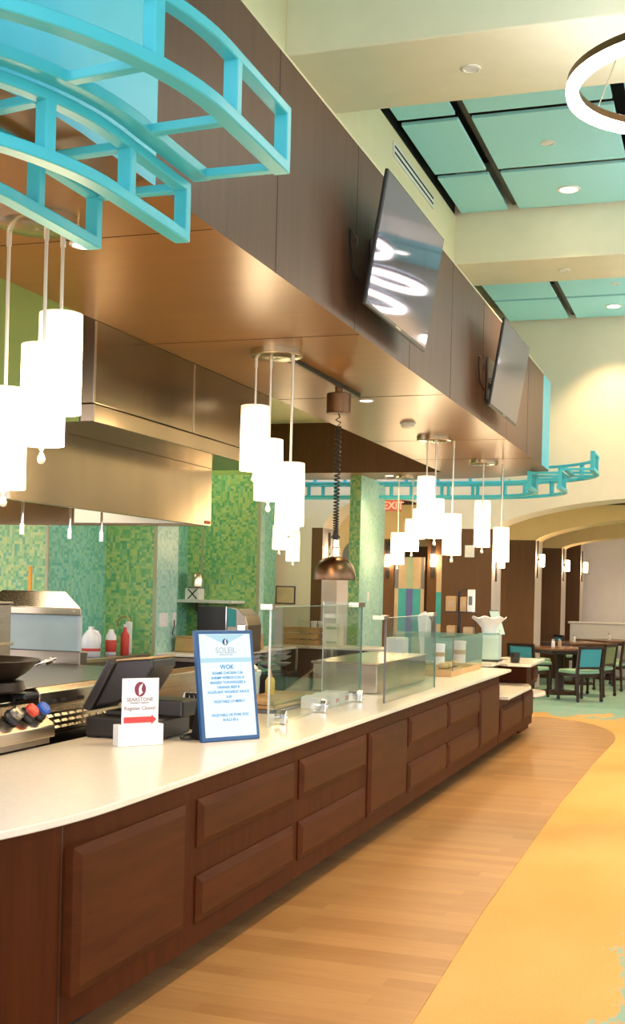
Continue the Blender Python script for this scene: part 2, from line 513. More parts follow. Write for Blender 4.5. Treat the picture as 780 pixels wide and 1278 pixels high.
# soffit (bulkhead over the counter) with bent, turquoise-faced ends
SB, ST = 3.12, 4.17
far_arc = ell(-3.7, 14.65, 1.67, 1.15, 0, 90, 18)
near_arc = ell(-3.7, 3.5, 1.67, 1.5, -90, 0, 18)
outline = [(-9, 2.0)] + near_arc + [(-2.03, 4.05), (-2.03, 14.1)] + far_arc + [(-9, 15.8), (-9, 14.85), (-3.38, 14.85), (-3.38, 3.6), (-9, 3.6)]
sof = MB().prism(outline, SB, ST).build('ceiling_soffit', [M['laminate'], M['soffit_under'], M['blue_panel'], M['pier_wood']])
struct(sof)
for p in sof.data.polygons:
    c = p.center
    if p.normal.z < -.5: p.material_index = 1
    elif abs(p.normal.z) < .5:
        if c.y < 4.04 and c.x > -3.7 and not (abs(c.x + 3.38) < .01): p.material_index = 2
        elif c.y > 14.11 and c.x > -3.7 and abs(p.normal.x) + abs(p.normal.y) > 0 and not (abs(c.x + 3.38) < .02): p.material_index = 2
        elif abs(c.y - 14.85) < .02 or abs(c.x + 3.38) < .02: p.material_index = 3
for k, y in enumerate((5.32, 6.60, 7.87, 9.15, 10.43, 11.70, 12.98)):
    struct(MB().box(-2.034, -2.0285, y - .003, y + .003, SB, ST).build('trim_%d' % (k + 1), M['seam']))
for k, y in enumerate((4.6, 6.73, 8.95, 11.7, 13.4)):
    struct(MB().box(-3.37, -2.04, y - .003, y + .003, SB - .0015, SB + .01).build('trim_%d' % (k + 11), M['seam']))
struct(MB().box(-2.05, -2.028, 4.05, 14.1, ST, ST + .012).build('trim_20', M['cream']))
# kitchen ceiling behind the soffit
struct(MB().box(-9.2, -3.38, 3.6, 14.85, 3.77, 3.9).build('ceiling_kitchen', M['cream']))

# tiled kitchen walls
def two_face(name, boxes, fx, fy, top=2.99, base=.0):
    """tile below, green paint above; +X and -Y faces get different mosaic colours"""
    b = MB()
    x0, x1, y0, y1 = boxes
    b.box(x0, x1, y0, y1, base, top)
    o = b.build(name, [M[fx], M[fy]])
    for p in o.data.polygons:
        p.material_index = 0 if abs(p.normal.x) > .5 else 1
    struct(o)
    struct(MB().box(x0, x1 - .004, y0 + .004, y1, top, 3.77).build(name + '_upper', M['green_paint']))
    return o
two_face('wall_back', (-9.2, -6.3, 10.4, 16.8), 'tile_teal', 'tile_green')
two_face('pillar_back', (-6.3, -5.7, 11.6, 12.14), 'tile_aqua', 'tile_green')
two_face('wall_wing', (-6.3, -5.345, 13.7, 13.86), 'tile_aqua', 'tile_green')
struct(MB().box(-5.728, -5.69, 11.592, 11.6, .9, 2.99).build('trim_21', M['tile_edge']))
struct(MB().box(-6.31, -6.28, 10.39, 10.41, .0, 2.99).build('trim_22', M['tile_edge']))
struct(MB().box(-6.12, -6.09, 13.69, 13.7, .9, 2.99).build('trim_23', M['tile_edge']))
struct(MB().box(-5.38, -5.34, 13.69, 13.7, .9, 2.99).build('trim_24', M['tile_edge']))
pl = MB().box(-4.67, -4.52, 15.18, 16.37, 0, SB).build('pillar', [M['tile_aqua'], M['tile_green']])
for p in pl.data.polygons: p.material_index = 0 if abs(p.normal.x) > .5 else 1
struct(pl)

# arcade: far wall with arched openings, then further rows of piers
def arch_pts(x0, x1, spring, rise, n=26):
    """half-way between an ellipse and a circular segment"""
    c, h = (x0 + x1) / 2, (x1 - x0) / 2
    R = (h * h + rise * rise) / (2 * rise)
    out = []
    for i in range(n + 1):
        t = -math.cos(PI * i / n)
        e = rise * math.sqrt(max(0, 1 - t * t))
        s_ = rise - R + math.sqrt(R * R - (t * h) ** 2)
        out.append((c + t * h, spring + .5 * e + .5 * s_))
    return out
def arched_wall(name, y0, y1, xl, xr, top, arches, face, intr, spring=2.52):
    """wall slab above piers: upper part with arches cut in its lower edge"""
    low = [(xl, spring)]
    for (a0, a1, rise) in arches:
        low += arch_pts(a0, a1, spring, rise)
    low += [(xr, spring)]
    b = MB()
    k = len(low)
    vs = [(x, y, z) for y in (y0, y1) for x, z in low] + [(x, y, top) for y in (y0, y1) for x, z in low]
    fs = []
    for i in range(k - 1):
        fs += [(i, i + 1, 2 * k + i + 1, 2 * k + i), (k + i, 3 * k + i, 3 * k + i + 1, k + i + 1), (i, k + i, k + i + 1, i + 1), (2 * k + i, 2 * k + i + 1, 3 * k + i + 1, 3 * k + i)]
    fs += [(0, 2 * k, 3 * k, k), (k - 1, 2 * k - 1, 4 * k - 1, 3 * k - 1)]
    o = b.add(vs, fs).build(name, [face, intr], smooth=30)
    for p in o.data.polygons:
        p.material_index = 1 if p.normal.z < -.2 else 0
    return struct(o)
def pier(name, x0, x1, y0, y1, h=2.52, ma='pier_wood'):
    o = MB().box(x0, x1, y0, y1, 0, h).build(name, [M[ma], M['lilac']])
    for p in o.data.polygons: p.material_index = 1 if abs(p.normal.x) > .5 else 0
    return struct(o)
arched_wall('wall_far', 17.0, 17.75, -9.2, 8.2, 5.95, [(-5.64, -3.83, .47), (-3.11, 2.0, .46), (2.8, 8.0, .46)], M['white_wall'], M['white_wall'])
struct(MB().box(-9.2, -5.81, 17.0, 17.75, 0, 2.52).build('wall_far_left', M['white_wall']))
pier('pillar_far', -5.81, -5.64, 17.0, 17.75)
pier('pillar_far', -3.83, -3.11, 17.0, 17.75)
pier('pillar_far', 2.0, 2.8, 17.0, 17.75)
arched_wall('wall_middle', 20.6, 21.4, -9.2, 8.2, 3.16, [(-5.5, -4.9, .12), (-3.03, 2.0, .42)], M['tan'], M['tan'], 2.51)
struct(MB().box(-9.2, -5.7, 20.6, 21.4, 0, 2.51).build('wall_middle_left', M['tan']))
pier('pillar_middle', -5.7, -5.5, 20.6, 21.4)
pier('pillar_middle', -4.9, -4.66, 20.6, 21.4)
pier('pillar_middle', -4.66, -3.03, 20.6, 21.4)
pier('pillar_middle', 2.0, 2.8, 20.6, 21.4)
arched_wall('wall_third', 23.4, 24.1, -9.2, 8.2, 3.16, [(-2.94, 2.0, .30)], M['tan'], M['tan'], 2.49)
pier('pillar_third', -9.2, -2.94, 23.4, 24.1, 2.49)
pier('pillar_third', 2.0, 2.8, 23.4, 24.1, 2.49)
pier('pillar_fourth', -9.2, -2.83, 25.6, 26.2, 3.16)
struct(MB().box(-9.2, 8.2, 17.75, 27.2, 3.20, 3.3).build('ceiling_dining', M['cream']))
struct(MB().box(-9.2, 8.2, 20.55, 20.6, 3.12, 3.20).build('trim_30', M['seam']))
struct(MB().box(-9.2, 8.2, 27.0, 27.2, 0, 3.3).build('wall_end', M['cool_wall']))
o = MB().box(-2.9, -1.2, 24.6, 24.75, 0, 1.06)
o.box(-2.94, -1.16, 24.58, 24.77, 1.03, 1.07)
tag(o.build('half_wall', M['white'], bevel=.008), 'low white half wall behind the far dining tables', 'half wall')

# right-hand window wall of the hall (daylight side)
ww = MB()
ww.box(8.0, 8.2, -3, 27, 0, .5).box(8.0, 8.2, -3, 27, 4.6, 5.95)
for k in range(11):
    ww.box(8.0, 8.2, -3 + k * 2.95, -2.55 + k * 2.95, .5, 4.6)
struct(ww.build('wall_right', M['cream']))
for k in range(10):
    f = MB()
    y0, y1 = -2.55 + k * 2.95, -.05 + k * 2.95
    f.box(8.06, 8.14, y0, y0 + .07, .5, 4.6).box(8.06, 8.14, y1 - .07, y1, .5, 4.6)
    f.box(8.06, 8.14, y0, y1, .5, .57).box(8.06, 8.14, y0, y1, 4.53, 4.6).box(8.07, 8.13, y0, y1, 2.9, 2.96)
    f.box(8.07, 8.13, (y0 + y1) / 2 - .03, (y0 + y1) / 2 + .03, .5, 4.6)
    struct(f.build('window_%d' % (k + 1), M['dark_wood']))

# ------------------------------------------------------------------ turquoise stepped trellises
def plan_path(off_x, rx, ry, mirror, flat):
    """one tier in plan: straight along the soffit, then a quarter ellipse, then along -X"""
    pts = [(off_x, 4.0 - .11 * i) for i in range(6)] + ell(-3.2, 3.45, rx, ry, 0, -90, 26)[1:]
    if flat: pts += [(-3.2 - .4 * i, 3.45 - ry) for i in range(1, flat)]
    if mirror: pts = [(x, 18.6 - y) for x, y in pts]
    return pts
def trellis(label, mirror, flat):
    root = thing('trellis_canopy', label, 'trellis', (0, 0, 0), 0, 'turquoise stepped trellises')
    tiers = [(-1.48, 1.72, 1.45, 3.10, 3.335), (-1.86, 1.34, 1.18, 2.885, 3.10), (-2.22, .98, .95, 2.885, 3.10)]
    sg = 1 if mirror else -1
    paths = []
    for ti, (ox, rx, ry, z0, z1) in enumerate(tiers):
        pa = plan_path(ox, rx, ry, mirror, flat)
        paths.append(pa)
        w0, w1 = (0, sg * .06)
        top = MB().sweep(pa, w0, sg * .05, z1 - .035, z1).build('frame', M['blue'], root, bevel=.005, smooth=40)
        MB().sweep(pa, w0, w1, z0, z0 + .04).build('lower_rail', M['blue'], top, bevel=.005, smooth=40)
        # posts along the tier at even arc length, one at the free end
        d, nxt = 0., 0.
        for i in range(len(pa) - 1):
            a, b = Vector(pa[i]), Vector(pa[i + 1])
            L = (b - a).length
            while nxt <= d + L - 1e-6:
                t = (nxt - d) / L
                q = a.lerp(b, t); tg = (b - a).normalized(); nn = Vector((-tg.y, tg.x)) * sg
                c0 = q if nxt else q + tg * .0
                p = [c0, c0 + tg * .04, c0 + tg * .04 + nn * .05, c0 + nn * .05]
                MB().prism([(v.x, v.y) for v in p], z0 + .03, z1 - .03).build('post', M['blue'], top, bevel=.004)
                nxt += (.455, .43, .40)[ti]
            d += L
    # flat struts from tier to tier
    def along(pa, L):
        for i in range(len(pa) - 1):
            a, b = Vector(pa[i]), Vector(pa[i + 1])
            if L <= (b - a).length: return a.lerp(b, L / (b - a).length)
            L -= (b - a).length
        return None
    for (pa, pb, da, db, z) in ((paths[0], paths[1], .455, .43, 3.104), (paths[1], paths[2], .43, .40, 3.062)):
        for k in range(40):
            a, b = along(pa, k * da + .025), along(pb, k * db + .025)
            if a is None or b is None: break
            t = (b - a).normalized(); nn = Vector((-t.y, t.x)) * .02
            a2, b2 = a + t * .05, b - t * (.02 if z > 3.08 else -.0)
            MB().prism([tuple(a2 + nn), tuple(a2 - nn), tuple(b2 - nn), tuple(b2 + nn)], z, z + .03).build('strut', M['blue'], root, bevel=.004)
    MB().sweep(paths[1], -sg * .075, -sg * .008, 3.103, 3.14).build('inner_rail', M['blue'], root, bevel=.004, smooth=40)
    # hangers tie the inner tiers to the soffit
    for k in (3, 12, 22):
        x, y = paths[2][k]
        MB().cyl((x - .02, y, 3.09), (x - .02, y, SB + .01), .012).build('hanger', M['blue'], root)
    return root
trellis('large turquoise curved trellis at the near end of the soffit, top left', False, 3)
trellis('turquoise curved trellis wrapping the far end of the soffit', True, 12)

# ------------------------------------------------------------------ service counter
cy = [(-3.05, 2.3), (-3.04, 2.3)] + ell(-3.04, 3.9, 1.0, 1.6, -90, 0, 28)[1:]
top_out = cy + [(-2.04, 4.4), (-2.015, 12.24), (-2.45, 12.36), (-3.05, 12.36)]
body_out = [(-3.0, 2.34)] + [(x - .035 * max(0, (x + 3.04)), y + .035) for x, y in ell(-3.04, 3.9, .995, 1.56, -90, 0, 28)[1:]]
body_out = [(-3.0, 2.34)] + ell(-3.04, 3.9, .99, 1.56, -90, 0, 28)[1:] + [(-2.047, 4.4), (-2.047, 11.72), (-3.0, 11.72)]
base = thing('service_counter', 'long dark cherry counter base with raised panels below the white top', 'counter')
MB().prism(body_out, .15, .832).build('body', M['cherry'], base, smooth=30)
kick = [(-2.95, 2.6)] + ell(-3.04, 3.9, .80, 1.3, -90, 0, 20)[1:] + [(-2.26, 4.4), (-2.26, 11.72), (-2.95, 11.72)]
MB().prism(kick, .0, .15).build('toe_kick', M['kick'], base)
MB().box(-2.085, -2.0728, 3.560, 3.565, .15, .83).build('seam', M['seam'], base)
def raised(y0, y1, z0, z1, parent, x=-2.047, name='panel'):
    d, w = .024, .034
    b = MB()
    b.hexa([(x - .03, y0, z0), (x - .03, y1, z0), (x - .03, y1, z1), (x - .03, y0, z1)], [(x + .008, y0, z0), (x + .008, y1, z0), (x + .008, y1, z1), (x + .008, y0, z1)])
    b.hexa([(x + .008, y0, z0), (x + .008, y1, z0), (x + .008, y1, z1), (x + .008, y0, z1)],
           [(x + d, y0 + w, z0 + w), (x + d, y1 - w, z0 + w), (x + d, y1 - w, z1 - w), (x + d, y0 + w, z1 - w)])
    return b.build(name, M['cherry_panel'], parent, bevel=.002)
for y0, y1, z0, z1 in ((3.58, 4.47, .25, .755), (4.59, 5.77, .555, .757), (4.59, 5.77, .24, .44), (5.86, 7.06, .555, .757), (5.86, 7.06, .24, .44),
                       (7.135, 8.07, .24, .757), (8.13, 9.34, .555, .757), (8.13, 9.34, .24, .44), (9.40, 10.65, .555, .757), (9.40, 10.65, .24, .44), (10.70, 11.66, .24, .757)):
    raised(y0, y1, z0, z1, base)
ctop = MB().prism(top_out, .832, .86).build('countertop', M['counter'], None, bevel=.005, smooth=30)
tag(ctop, 'long white countertop with a rounded near end over the cherry base', 'countertop')

low = thing('low_counter', 'low cherry counter section with white ledge at the far end', 'counter')
MB().box(-2.42, -2.047, 11.74, 13.93, .15, .588).build('body', M['cherry'], low, bevel=.003)
MB().box(-2.42, -2.26, 11.74, 13.7, 0, .15).build('toe_kick', M['kick'], low)
raised(11.78, 13.08, .24, .50, low); raised(13.17, 13.87, .24, .53, low)
MB().prism([(-2.42, 11.76), (-1.955, 11.76), (-1.955, 13.2), (-2.03, 13.55), (-2.42, 13.55)], .588, .62).build('ledge', M['counter'], low, bevel=.005)
reg = thing('cashier_counter', 'cherry cashier stand with white top beyond the low ledge', 'counter')
MB().box(-2.5, -2.06, 13.56, 14.35, .589, .832).build('body', M['cherry'], reg, bevel=.003)
raised(13.95, 14.3, .62, .78, reg, -2.06)
MB().prism([(-2.56, 13.4), (-2.2, 13.1), (-1.95, 13.12), (-1.98, 14.4), (-2.45, 14.5), (-2.56, 14.2)], .832, .86).build('top', M['counter'], reg, bevel=.005)
half = thing('round_end_ledge', 'small low white ledge with a rounded end beside the cashier stand', 'ledge')
MB().prism([(-2.5, 13.95)] + ell(-2.2, 14.35, .24, .42, -90, 90, 14) + [(-2.5, 14.8)], .43, .47).build('top', M['counter'], half, bevel=.008)
MB().box(-2.45, -2.2, 14.0, 14.7, 0, .43).build('body', M['cherry'], half)

# ------------------------------------------------------------------ glass guards on the counter
def pane(name, x, y0, y1, z0, z1, parent, t=.010):
    g = MB().box(x - t / 2, x + t / 2, y0, y1, z0, z1).build(name, M['glass'], parent)
    e = MB()
    e.box(x - t / 2 - .001, x + t / 2 + .001, y0 - .004, y0, z0, z1).build('near_edge', M['glass_white_edge'], g)
    MB().box(x - t / 2 - .001, x + t / 2 + .001, y1, y1 + .003, z0, z1).build('far_edge', M['glass_edge'], g)
    MB().box(x - t / 2 - .001, x + t / 2 + .001, y0, y1, z1, z1 + .003).build('top_edge', M['glass_edge'], g)
    return g
def clip(name, x, y, parent):
    b = MB()
    b.prismX([(-.024 + y, .862), (.024 + y, .862), (.022 + y, .92), (.008 + y, .944), (-.008 + y, .944), (-.022 + y, .92)], x + .008, x + .045)
    b.cyl((x - .03, y, .90), (x + .05, y, .90), .012)
    return b.build(name, M['chrome'], parent, bevel=.005)
g1 = thing('glass_guard', 'clear glass sneeze guard with three chrome clips in front of the trays', 'glass guard', group='counter glass guards')
pane('pane', -2.38, 6.29, 8.08, .862, 1.528, g1)
for y in (6.47, 7.2, 8.0): clip('clip', -2.38, y, g1)
MB().box(-2.43, -2.36, 6.26, 6.31, 1.515, 1.545).build('bracket', M['nickel'], g1)
MB().box(-2.43, -2.36, 7.93, 8.09, 1.515, 1.545).build('bracket', M['nickel'], g1)
rp = MB().box(-2.66, -2.39, 8.085, 8.095, .862, 1.545).build('return_pane', M['glass'], g1)
MB().box(-2.665, -2.66, 8.083, 8.097, .862, 1.545).build('return_edge', M['glass_white_edge'], rp)
g2 = thing('glass_guard', 'clear glass sneeze guard with dark near edge in front of the steel cold well', 'glass guard', group='counter glass guards')
p2 = MB().box(-2.185, -2.175, 7.99, 9.5, .862, 1.445).build('pane', M['glass'], g2)
MB().box(-2.187, -2.173, 7.98, 7.99, .862, 1.445).build('near_edge', M['tap_grey'], p2)
MB().box(-2.186, -2.174, 9.5, 9.503, .862, 1.445).build('far_edge', M['glass_edge'], p2)
MB().box(-2.186, -2.174, 7.99, 9.5, 1.445, 1.448).build('top_edge', M['glass_edge'], p2)
MB().box(-2.25, -2.17, 7.9, 8.02, 1.435, 1.462).build('bracket', M['nickel'], g2)
MB().box(-2.23, -2.17, 9.38, 9.5, 1.435, 1.462).build('bracket', M['nickel'], g2)
rp = MB().box(-2.39, -2.19, 9.49, 9.50, .862, 1.44).build('return_pane', M['glass'], g2)

# display case at the end of the top
dc = thing('display_case', 'low glass display case on a pale wood plinth, far end of the white countertop', 'display case')
MB().box(-2.72, -2.3, 10.7, 12.1, .861, .915).build('plinth', M['card'], dc, bevel=.003)
for nm, a in (('front_pane', (-2.305, -2.297, 10.75, 12.14, .915, 1.21)), ('near_pane', (-2.9, -2.305, 10.73, 10.738, .915, 1.25)), ('top_pane', (-2.9, -2.3, 10.74, 12.14, 1.21, 1.218)), ('far_pane', (-2.72, -2.15, 12.2, 12.21, .87, 1.2))):
    MB().box(*a).build(nm, M['glass'], dc)
MB().box(-2.303, -2.296, 10.74, 10.75, .915, 1.22).build('corner_edge', M['tap_grey'], dc)
MB().box(-2.9, -2.3, 12.14, 12.146, .915, 1.21).build('back_edge', M['glass_edge'], dc)

# cold well in steel
cw = thing('cold_well', 'stainless steel cold well with sloped side behind the glass guards', 'cold well')
MB().box(-2.92, -2.42, 8.65, 10.2, .861, 1.075).build('body', M['steel'], cw, bevel=.006)
MB().box(-2.93, -2.40, 8.63, 10.22, 1.075, 1.09).build('rim', M['steel'], cw, bevel=.003)
MB().prismX([(7.9, .862), (9.9, .862), (9.9, 1.085), (9.1, 1.085)], -2.955, -2.935).build('side_wing', M['steel'], cw)

# trays and boxes behind the first guard
for k, (z, w) in enumerate(((.861, .30), (.886, .29), (.911, .28))):
    b = MB()
    y0, y1, x0, x1 = 6.95, 7.75, -2.88, -2.88 + w
    b.box(x0, x1, y0, y1, z, z + .006)
    b.box(x0, x0 + .012, y0, y1, z, z + .022).box(x1 - .012, x1, y0, y1, z, z + .022)
    b.box(x0, x1, y0, y0 + .012, z, z + .022).box(x0, x1, y1 - .012, y1, z, z + .022)
    tag(b.build('serving_tray', M['kraft'] if k else M['tap_grey'], bevel=.003),
        ['dark bottom tray of the small stack behind the glass', 'middle pale tray of the small stack behind the glass', 'top pale tray of the small stack behind the glass'][k], 'tray', 'stack of trays')
for k, (x, y) in enumerate(((-2.525, 7.45), (-2.525, 7.66), (-2.525, 7.87))):
    t = thing('glove_box', ['white box with red print nearest the trays', 'middle white box with red print beside the trays', 'white box with red print farthest from the trays'][k], 'box', (x, y, .861), .15, 'white boxes behind the glass')
    MB().box(-.05, .11, -.09, .09, 0, .075).build('body', M['paper'], t, bevel=.003)
    MB().box(.1102, .1115, -.05, -.01, .02, .05).build('print', M['sign_red'], t)
    MB().box(.1102, .1115, .02, .06, .02, .045).build('print', M['sign_red'], t)
t = thing('squeeze_bottle', 'yellow squeeze bottle standing behind the first glass guard', 'bottle', (-2.80, 7.42, .935))
MB().lathe([(.03, 0), (.032, .01), (.032, .09), (.022, .11), (.012, .115)], n=16).build('body', M['yellow'], t, smooth=40)
MB().lathe([(.014, .115), (.014, .125), (.004, .165), (.002, .17)], n=12).build('nozzle', M['orange'], t, smooth=40)

# ------------------------------------------------------------------ pendants
def pendant(label, cx, cy, lamps, r=.165):
    t = thing('pendant_cluster', label, 'pendant lamp', (cx, cy, SB), 0, 'three-shade pendant clusters')
    MB().lathe([(0, -.042), (.03, -.046), (r - .012, -.040), (r, -.034), (r, 0)], n=40).build('canopy', M['nickel'], t, smooth=35)
    for (x, y, z0, z1) in lamps:
        lx, ly = x - cx, y - cy
        rod = MB().cyl((lx, ly, z1 - SB - .02), (lx, ly, -.03), .0075, n=10)
        rod.cyl((lx, ly, -.10), (lx, ly, -.03), .011, n=10)
        rod = rod.build('rod', M['rod'], t, smooth=40)
        R = .089
        h0, h1 = z0 - SB, z1 - SB
        sh = MB().lathe([(R, h0), (R, h1), (R - .006, h1 + .002), (.012, h1 + .002)], (lx, ly, 0), 32).build('shade', M['shade'], t, smooth=40)
        MB().lathe([(.0, h0 - .075), (.012, h0 - .07), (.017, h0 - .055), (.012, h0 - .04), (.004, h0 - .025), (.010, h0 - .015), (.010, h0 - .001)], (lx, ly, 0), 14).build('drop', M['crystal'], sh, smooth=50)
    return t
pendant('nearest three-shade pendant cluster, hanging below the near trellis at the left', -2.67, 4.28,
        [(-2.817, 4.30, 2.02, 2.432), (-2.61, 4.25, 2.19, 2.592), (-2.606, 4.37, 2.335, 2.745)])
pendant('second pendant cluster, hanging next to the black track and heat lamp', -2.69, 7.1,
        [(-2.825, 7.1, 2.37, 2.778), (-2.74, 7.14, 2.185, 2.57), (-2.56, 7.05, 2.02, 2.41)])
pendant('third pendant cluster, with the longest lamp just left of the wall thermostat', -2.69, 11.45,
        [(-2.75, 11.45, 2.33, 2.74), (-2.64, 11.35, 2.14, 2.515), (-2.50, 11.5, 1.985, 2.38)])
pendant('fourth pendant cluster, hanging at the far end above the cashier stand', -2.62, 13.65,
        [(-2.62, 13.65, 2.31, 2.67), (-2.60, 13.55, 2.14, 2.50), (-2.41, 13.72, 1.98, 2.37)])
pendant('back pendant cluster, hanging beside the green tiled fin and exit sign', -3.95, 15.35,
        [(-4.07, 15.4, 1.965, 2.38), (-3.88, 15.4, 2.14, 2.56), (-3.83, 15.55, 2.31, 2.70)])
pendant('back pendant cluster, seen behind the second cluster over the framed picture', -5.68, 15.35,
        [(-5.73, 15.4, 2.14, 2.47), (-5.53, 15.4, 1.985, 2.39), (-5.60, 15.55, 2.25, 2.65)])

# track with bronze heat lamp on a coiled cord
t = thing('lighting_track', 'black ceiling track holding the heat lamp under the soffit', 'track', (-2.66, 7.05, SB))
MB().box(-.018, .018, .24, 1.75, -.03, 0).build('channel', M['black_plastic'], t, bevel=.003)
MB().box(-.03, .03, .22, .30, -.035, 0).build('end_feed', M['black_plastic'], t, bevel=.003)
MB().box(-.006, .006, .30, 1.72, -.032, -.029).build('slot', M['steel_dark'], t)
hx, hy = -2.672, 8.35
t = thing('heat_lamp', 'bronze dome heat lamp on a coiled black cord over the counter', 'heat lamp', (hx, hy, 0))
MB().lathe([(0, 2.905), (.085, 2.905), (.09, 2.91), (.09, 3.045), (.085, 3.05), (.03, 3.055), (.03, 3.10), (0, 3.10)], n=28).build('reel', M['bronze'], t, smooth=35)
pts = [(.0, 0, 2.905), (.012, 0, 2.88), (-.02, 0, 2.86), (.02, .0, 2.84), (-.005, 0, 2.815)]
nz = 34
for i in range(nz * 10):
    a = 2 * PI * i / 10
    f = i / (nz * 10)
    zz = 2.81 - (.81) * (1 - (1 - f) ** 1.55)
    rr = .021 - .004 * f
    pts.append((rr * math.cos(a), rr * math.sin(a), zz))
pts += [(0, 0, 1.995), (0, 0, 1.98)]
MB().tube(pts, .0055, 6).build('coiled_cord', M['black_plastic'], t, smooth=60)
MB().lathe([(.042, 1.86), (.042, 1.865), (.036, 1.87), (.034, 1.93), (.030, 1.935), (.028, 1.99), (.012, 1.997), (0, 1.997)], n=20).build('socket', M['nickel'], t, smooth=35)
MB().tube([(.03 * math.cos(a), 0, 2.0 + .03 * math.sin(a)) for a in [PI * i / 8 for i in range(9)]], .006, 6).build('hook', M['grey_plastic'], t, smooth=60)
prof = [(.150, 1.70), (.152, 1.715), (.149, 1.755), (.135, 1.80), (.108, 1.838), (.07, 1.86), (.042, 1.866)]
dome = MB().lathe(prof + [(.036, 1.860), (.066, 1.853), (.103, 1.831), (.129, 1.795), (.143, 1.752), (.146, 1.706), (.150, 1.70)], n=36)
dome.build('dome', M['bronze'], t, smooth=50)

# ------------------------------------------------------------------ televisions
def tv(label, y0, y1, blinks):
    t = thing('television', label, 'television', (-1.905, y0, 3.215), 0, 'tilted wall televisions')
    W = y1 - y0
    lean = math.atan2(.115, .735)
    R = Matrix.Rotation(lean, 4, 'Y')
    T = R
    H = .745
    MB(T).box(-.022, 0, 0, W, 0, H).build('housing', M['black_plastic'], t, bevel=.006)
    MB(T).box(0, .0015, .012, W - .012, .02, H - .012).build('screen', M['screen_black'], t)
    MB(T).box(-.05, -.022, .22, W - .22, .10, .56).build('rear_bulge', M['grey_plastic'], t, bevel=.015)
    MB(T).box(-.001, .003, W * .46, W * .54, .004, .016).build('badge', M['steel_dark'], t)
    MB(T).box(-.004, .002, .004, .012, .40, .405).build('standby_light', M['tap_sage'], t)
    a = MB()
    a.box(-.122, -.108, W / 2 - .22, W / 2 + .22, .12, .50)
    for s_ in (-.16, .16):
        a.box(-.11, .02, W / 2 + s_ - .015, W / 2 + s_ + .015, .28, .32)
        a.box(-.10, -.03, W / 2 + s_ - .015, W / 2 + s_ + .015, .16, .19)
    a.box(-.10, -.06, W / 2 - .2, W / 2 + .2, .29, .31)
    a.build('mount_arm', M['steel_dark'], t, bevel=.003)
    MB().tube([(-.07, .03, .30), (-.05, -.01, .36), (-.10, .0, .42), (-.115, .06, .36), (-.11, .1, .22), (-.08, .16, .15)], .006, 6).build('cable', M['black_plastic'], t, smooth=60)
    return t
tv('nearer large black television tilted out from the brown soffit', 6.39, 7.79, 1)
tv('farther black television near the blue end of the brown soffit', 10.13, 11.50, 1)

# air vent on the cream wall
t = thing('air_vent', 'white two-slot linear air vent high on the cream wall', 'vent', (-2.655, 9.58, 5.2))
MB().prismX([(0, .0), (1.45, .0), (1.45, .105), (0, .125)], 0, .012).build('frame', M['paper'], t, bevel=.003)
for z in (.028, .078):
    MB().box(.0122, .014, .03, 1.42, z, z + .018).build('slot', M['black'], t)

# small round ceiling fittings
def disc(name, label, cat, x, y, z, r, lit, group=None):
    t = thing(name, label, cat, (x, y, z), 0, group)
    MB().lathe([(r, 0), (r, -.008), (r * .8, -.012), (r * .72, -.006), (r * .72, 0)], n=24).build('trim', M['white'], t, smooth=40)
    MB().lathe([(0, -.007), (r * .72, -.006), (r * .72, 0)], n=24).build('lens' if lit else 'cap', M['down_glow'] if lit else M['paper'], t, smooth=40)
    return t
disc('recessed_downlight', 'lit round downlight in a mint ceiling panel between the beams', 'downlight', -1.463, 11.51, PZ, .11, True, 'recessed downlights')
disc('recessed_downlight', 'lit round downlight in a mint ceiling panel beyond the second beam', 'downlight', -1.46, 16.35, PZ, .11, True, 'recessed downlights')
disc('recessed_downlight', 'round downlight in the soffit underside just below the trellis tip', 'downlight', -2.674, 4.66, SB, .065, True, 'recessed downlights')
disc('recessed_downlight', 'round downlight in the soffit underside beyond the black track', 'downlight', -2.684, 9.09, SB, .065, True, 'recessed downlights')
disc('recessed_downlight', 'small round downlight in the far soffit leg beside the tiled fin', 'downlight', -4.15, 15.2, SB, .065, True, 'recessed downlights')
for k, (x, y) in enumerate(((.3, 11.51), (2.1, 11.51), (3.9, 11.51), (1.4, 16.35), (.35, 6.0), (2.1, 6.0))):
    disc('recessed_downlight', 'lit round downlight outside the frame over the aisle', 'downlight', x, y, PZ, .11, True, 'recessed downlights')
disc('ceiling_sprinkler', 'white sprinkler cover under the near cream beam', 'sprinkler cover', -1.582, 7.514, 4.94, .06, False, 'sprinkler covers')
disc('ceiling_sprinkler', 'white sprinkler cover in the mint panel between the beams', 'sprinkler cover', -1.49, 10.27, PZ, .06, False, 'sprinkler covers')
disc('ceiling_sprinkler', 'white sprinkler cover under the second cream beam', 'sprinkler cover', -1.617, 12.491, 4.94, .06, False, 'sprinkler covers')
disc('ceiling_sprinkler', 'white sprinkler cover in the mint panel beyond the second beam', 'sprinkler cover', -1.34, 15.17, PZ, .05, False, 'sprinkler covers')
t = thing('smoke_detector', 'white smoke detector under the soffit before the third pendant cluster', 'smoke detector', (-2.69, 10.43, SB))
MB().lathe([(.07, 0), (.07, -.012), (.062, -.016), (.055, -.035), (.03, -.045), (0, -.045)], n=24).build('body', M['white'], t, smooth=35)
MB().lathe([(.056, -.018), (.058, -.024), (.056, -.030)], n=24).build('vent_band', M['grey_plastic'], t, smooth=35)

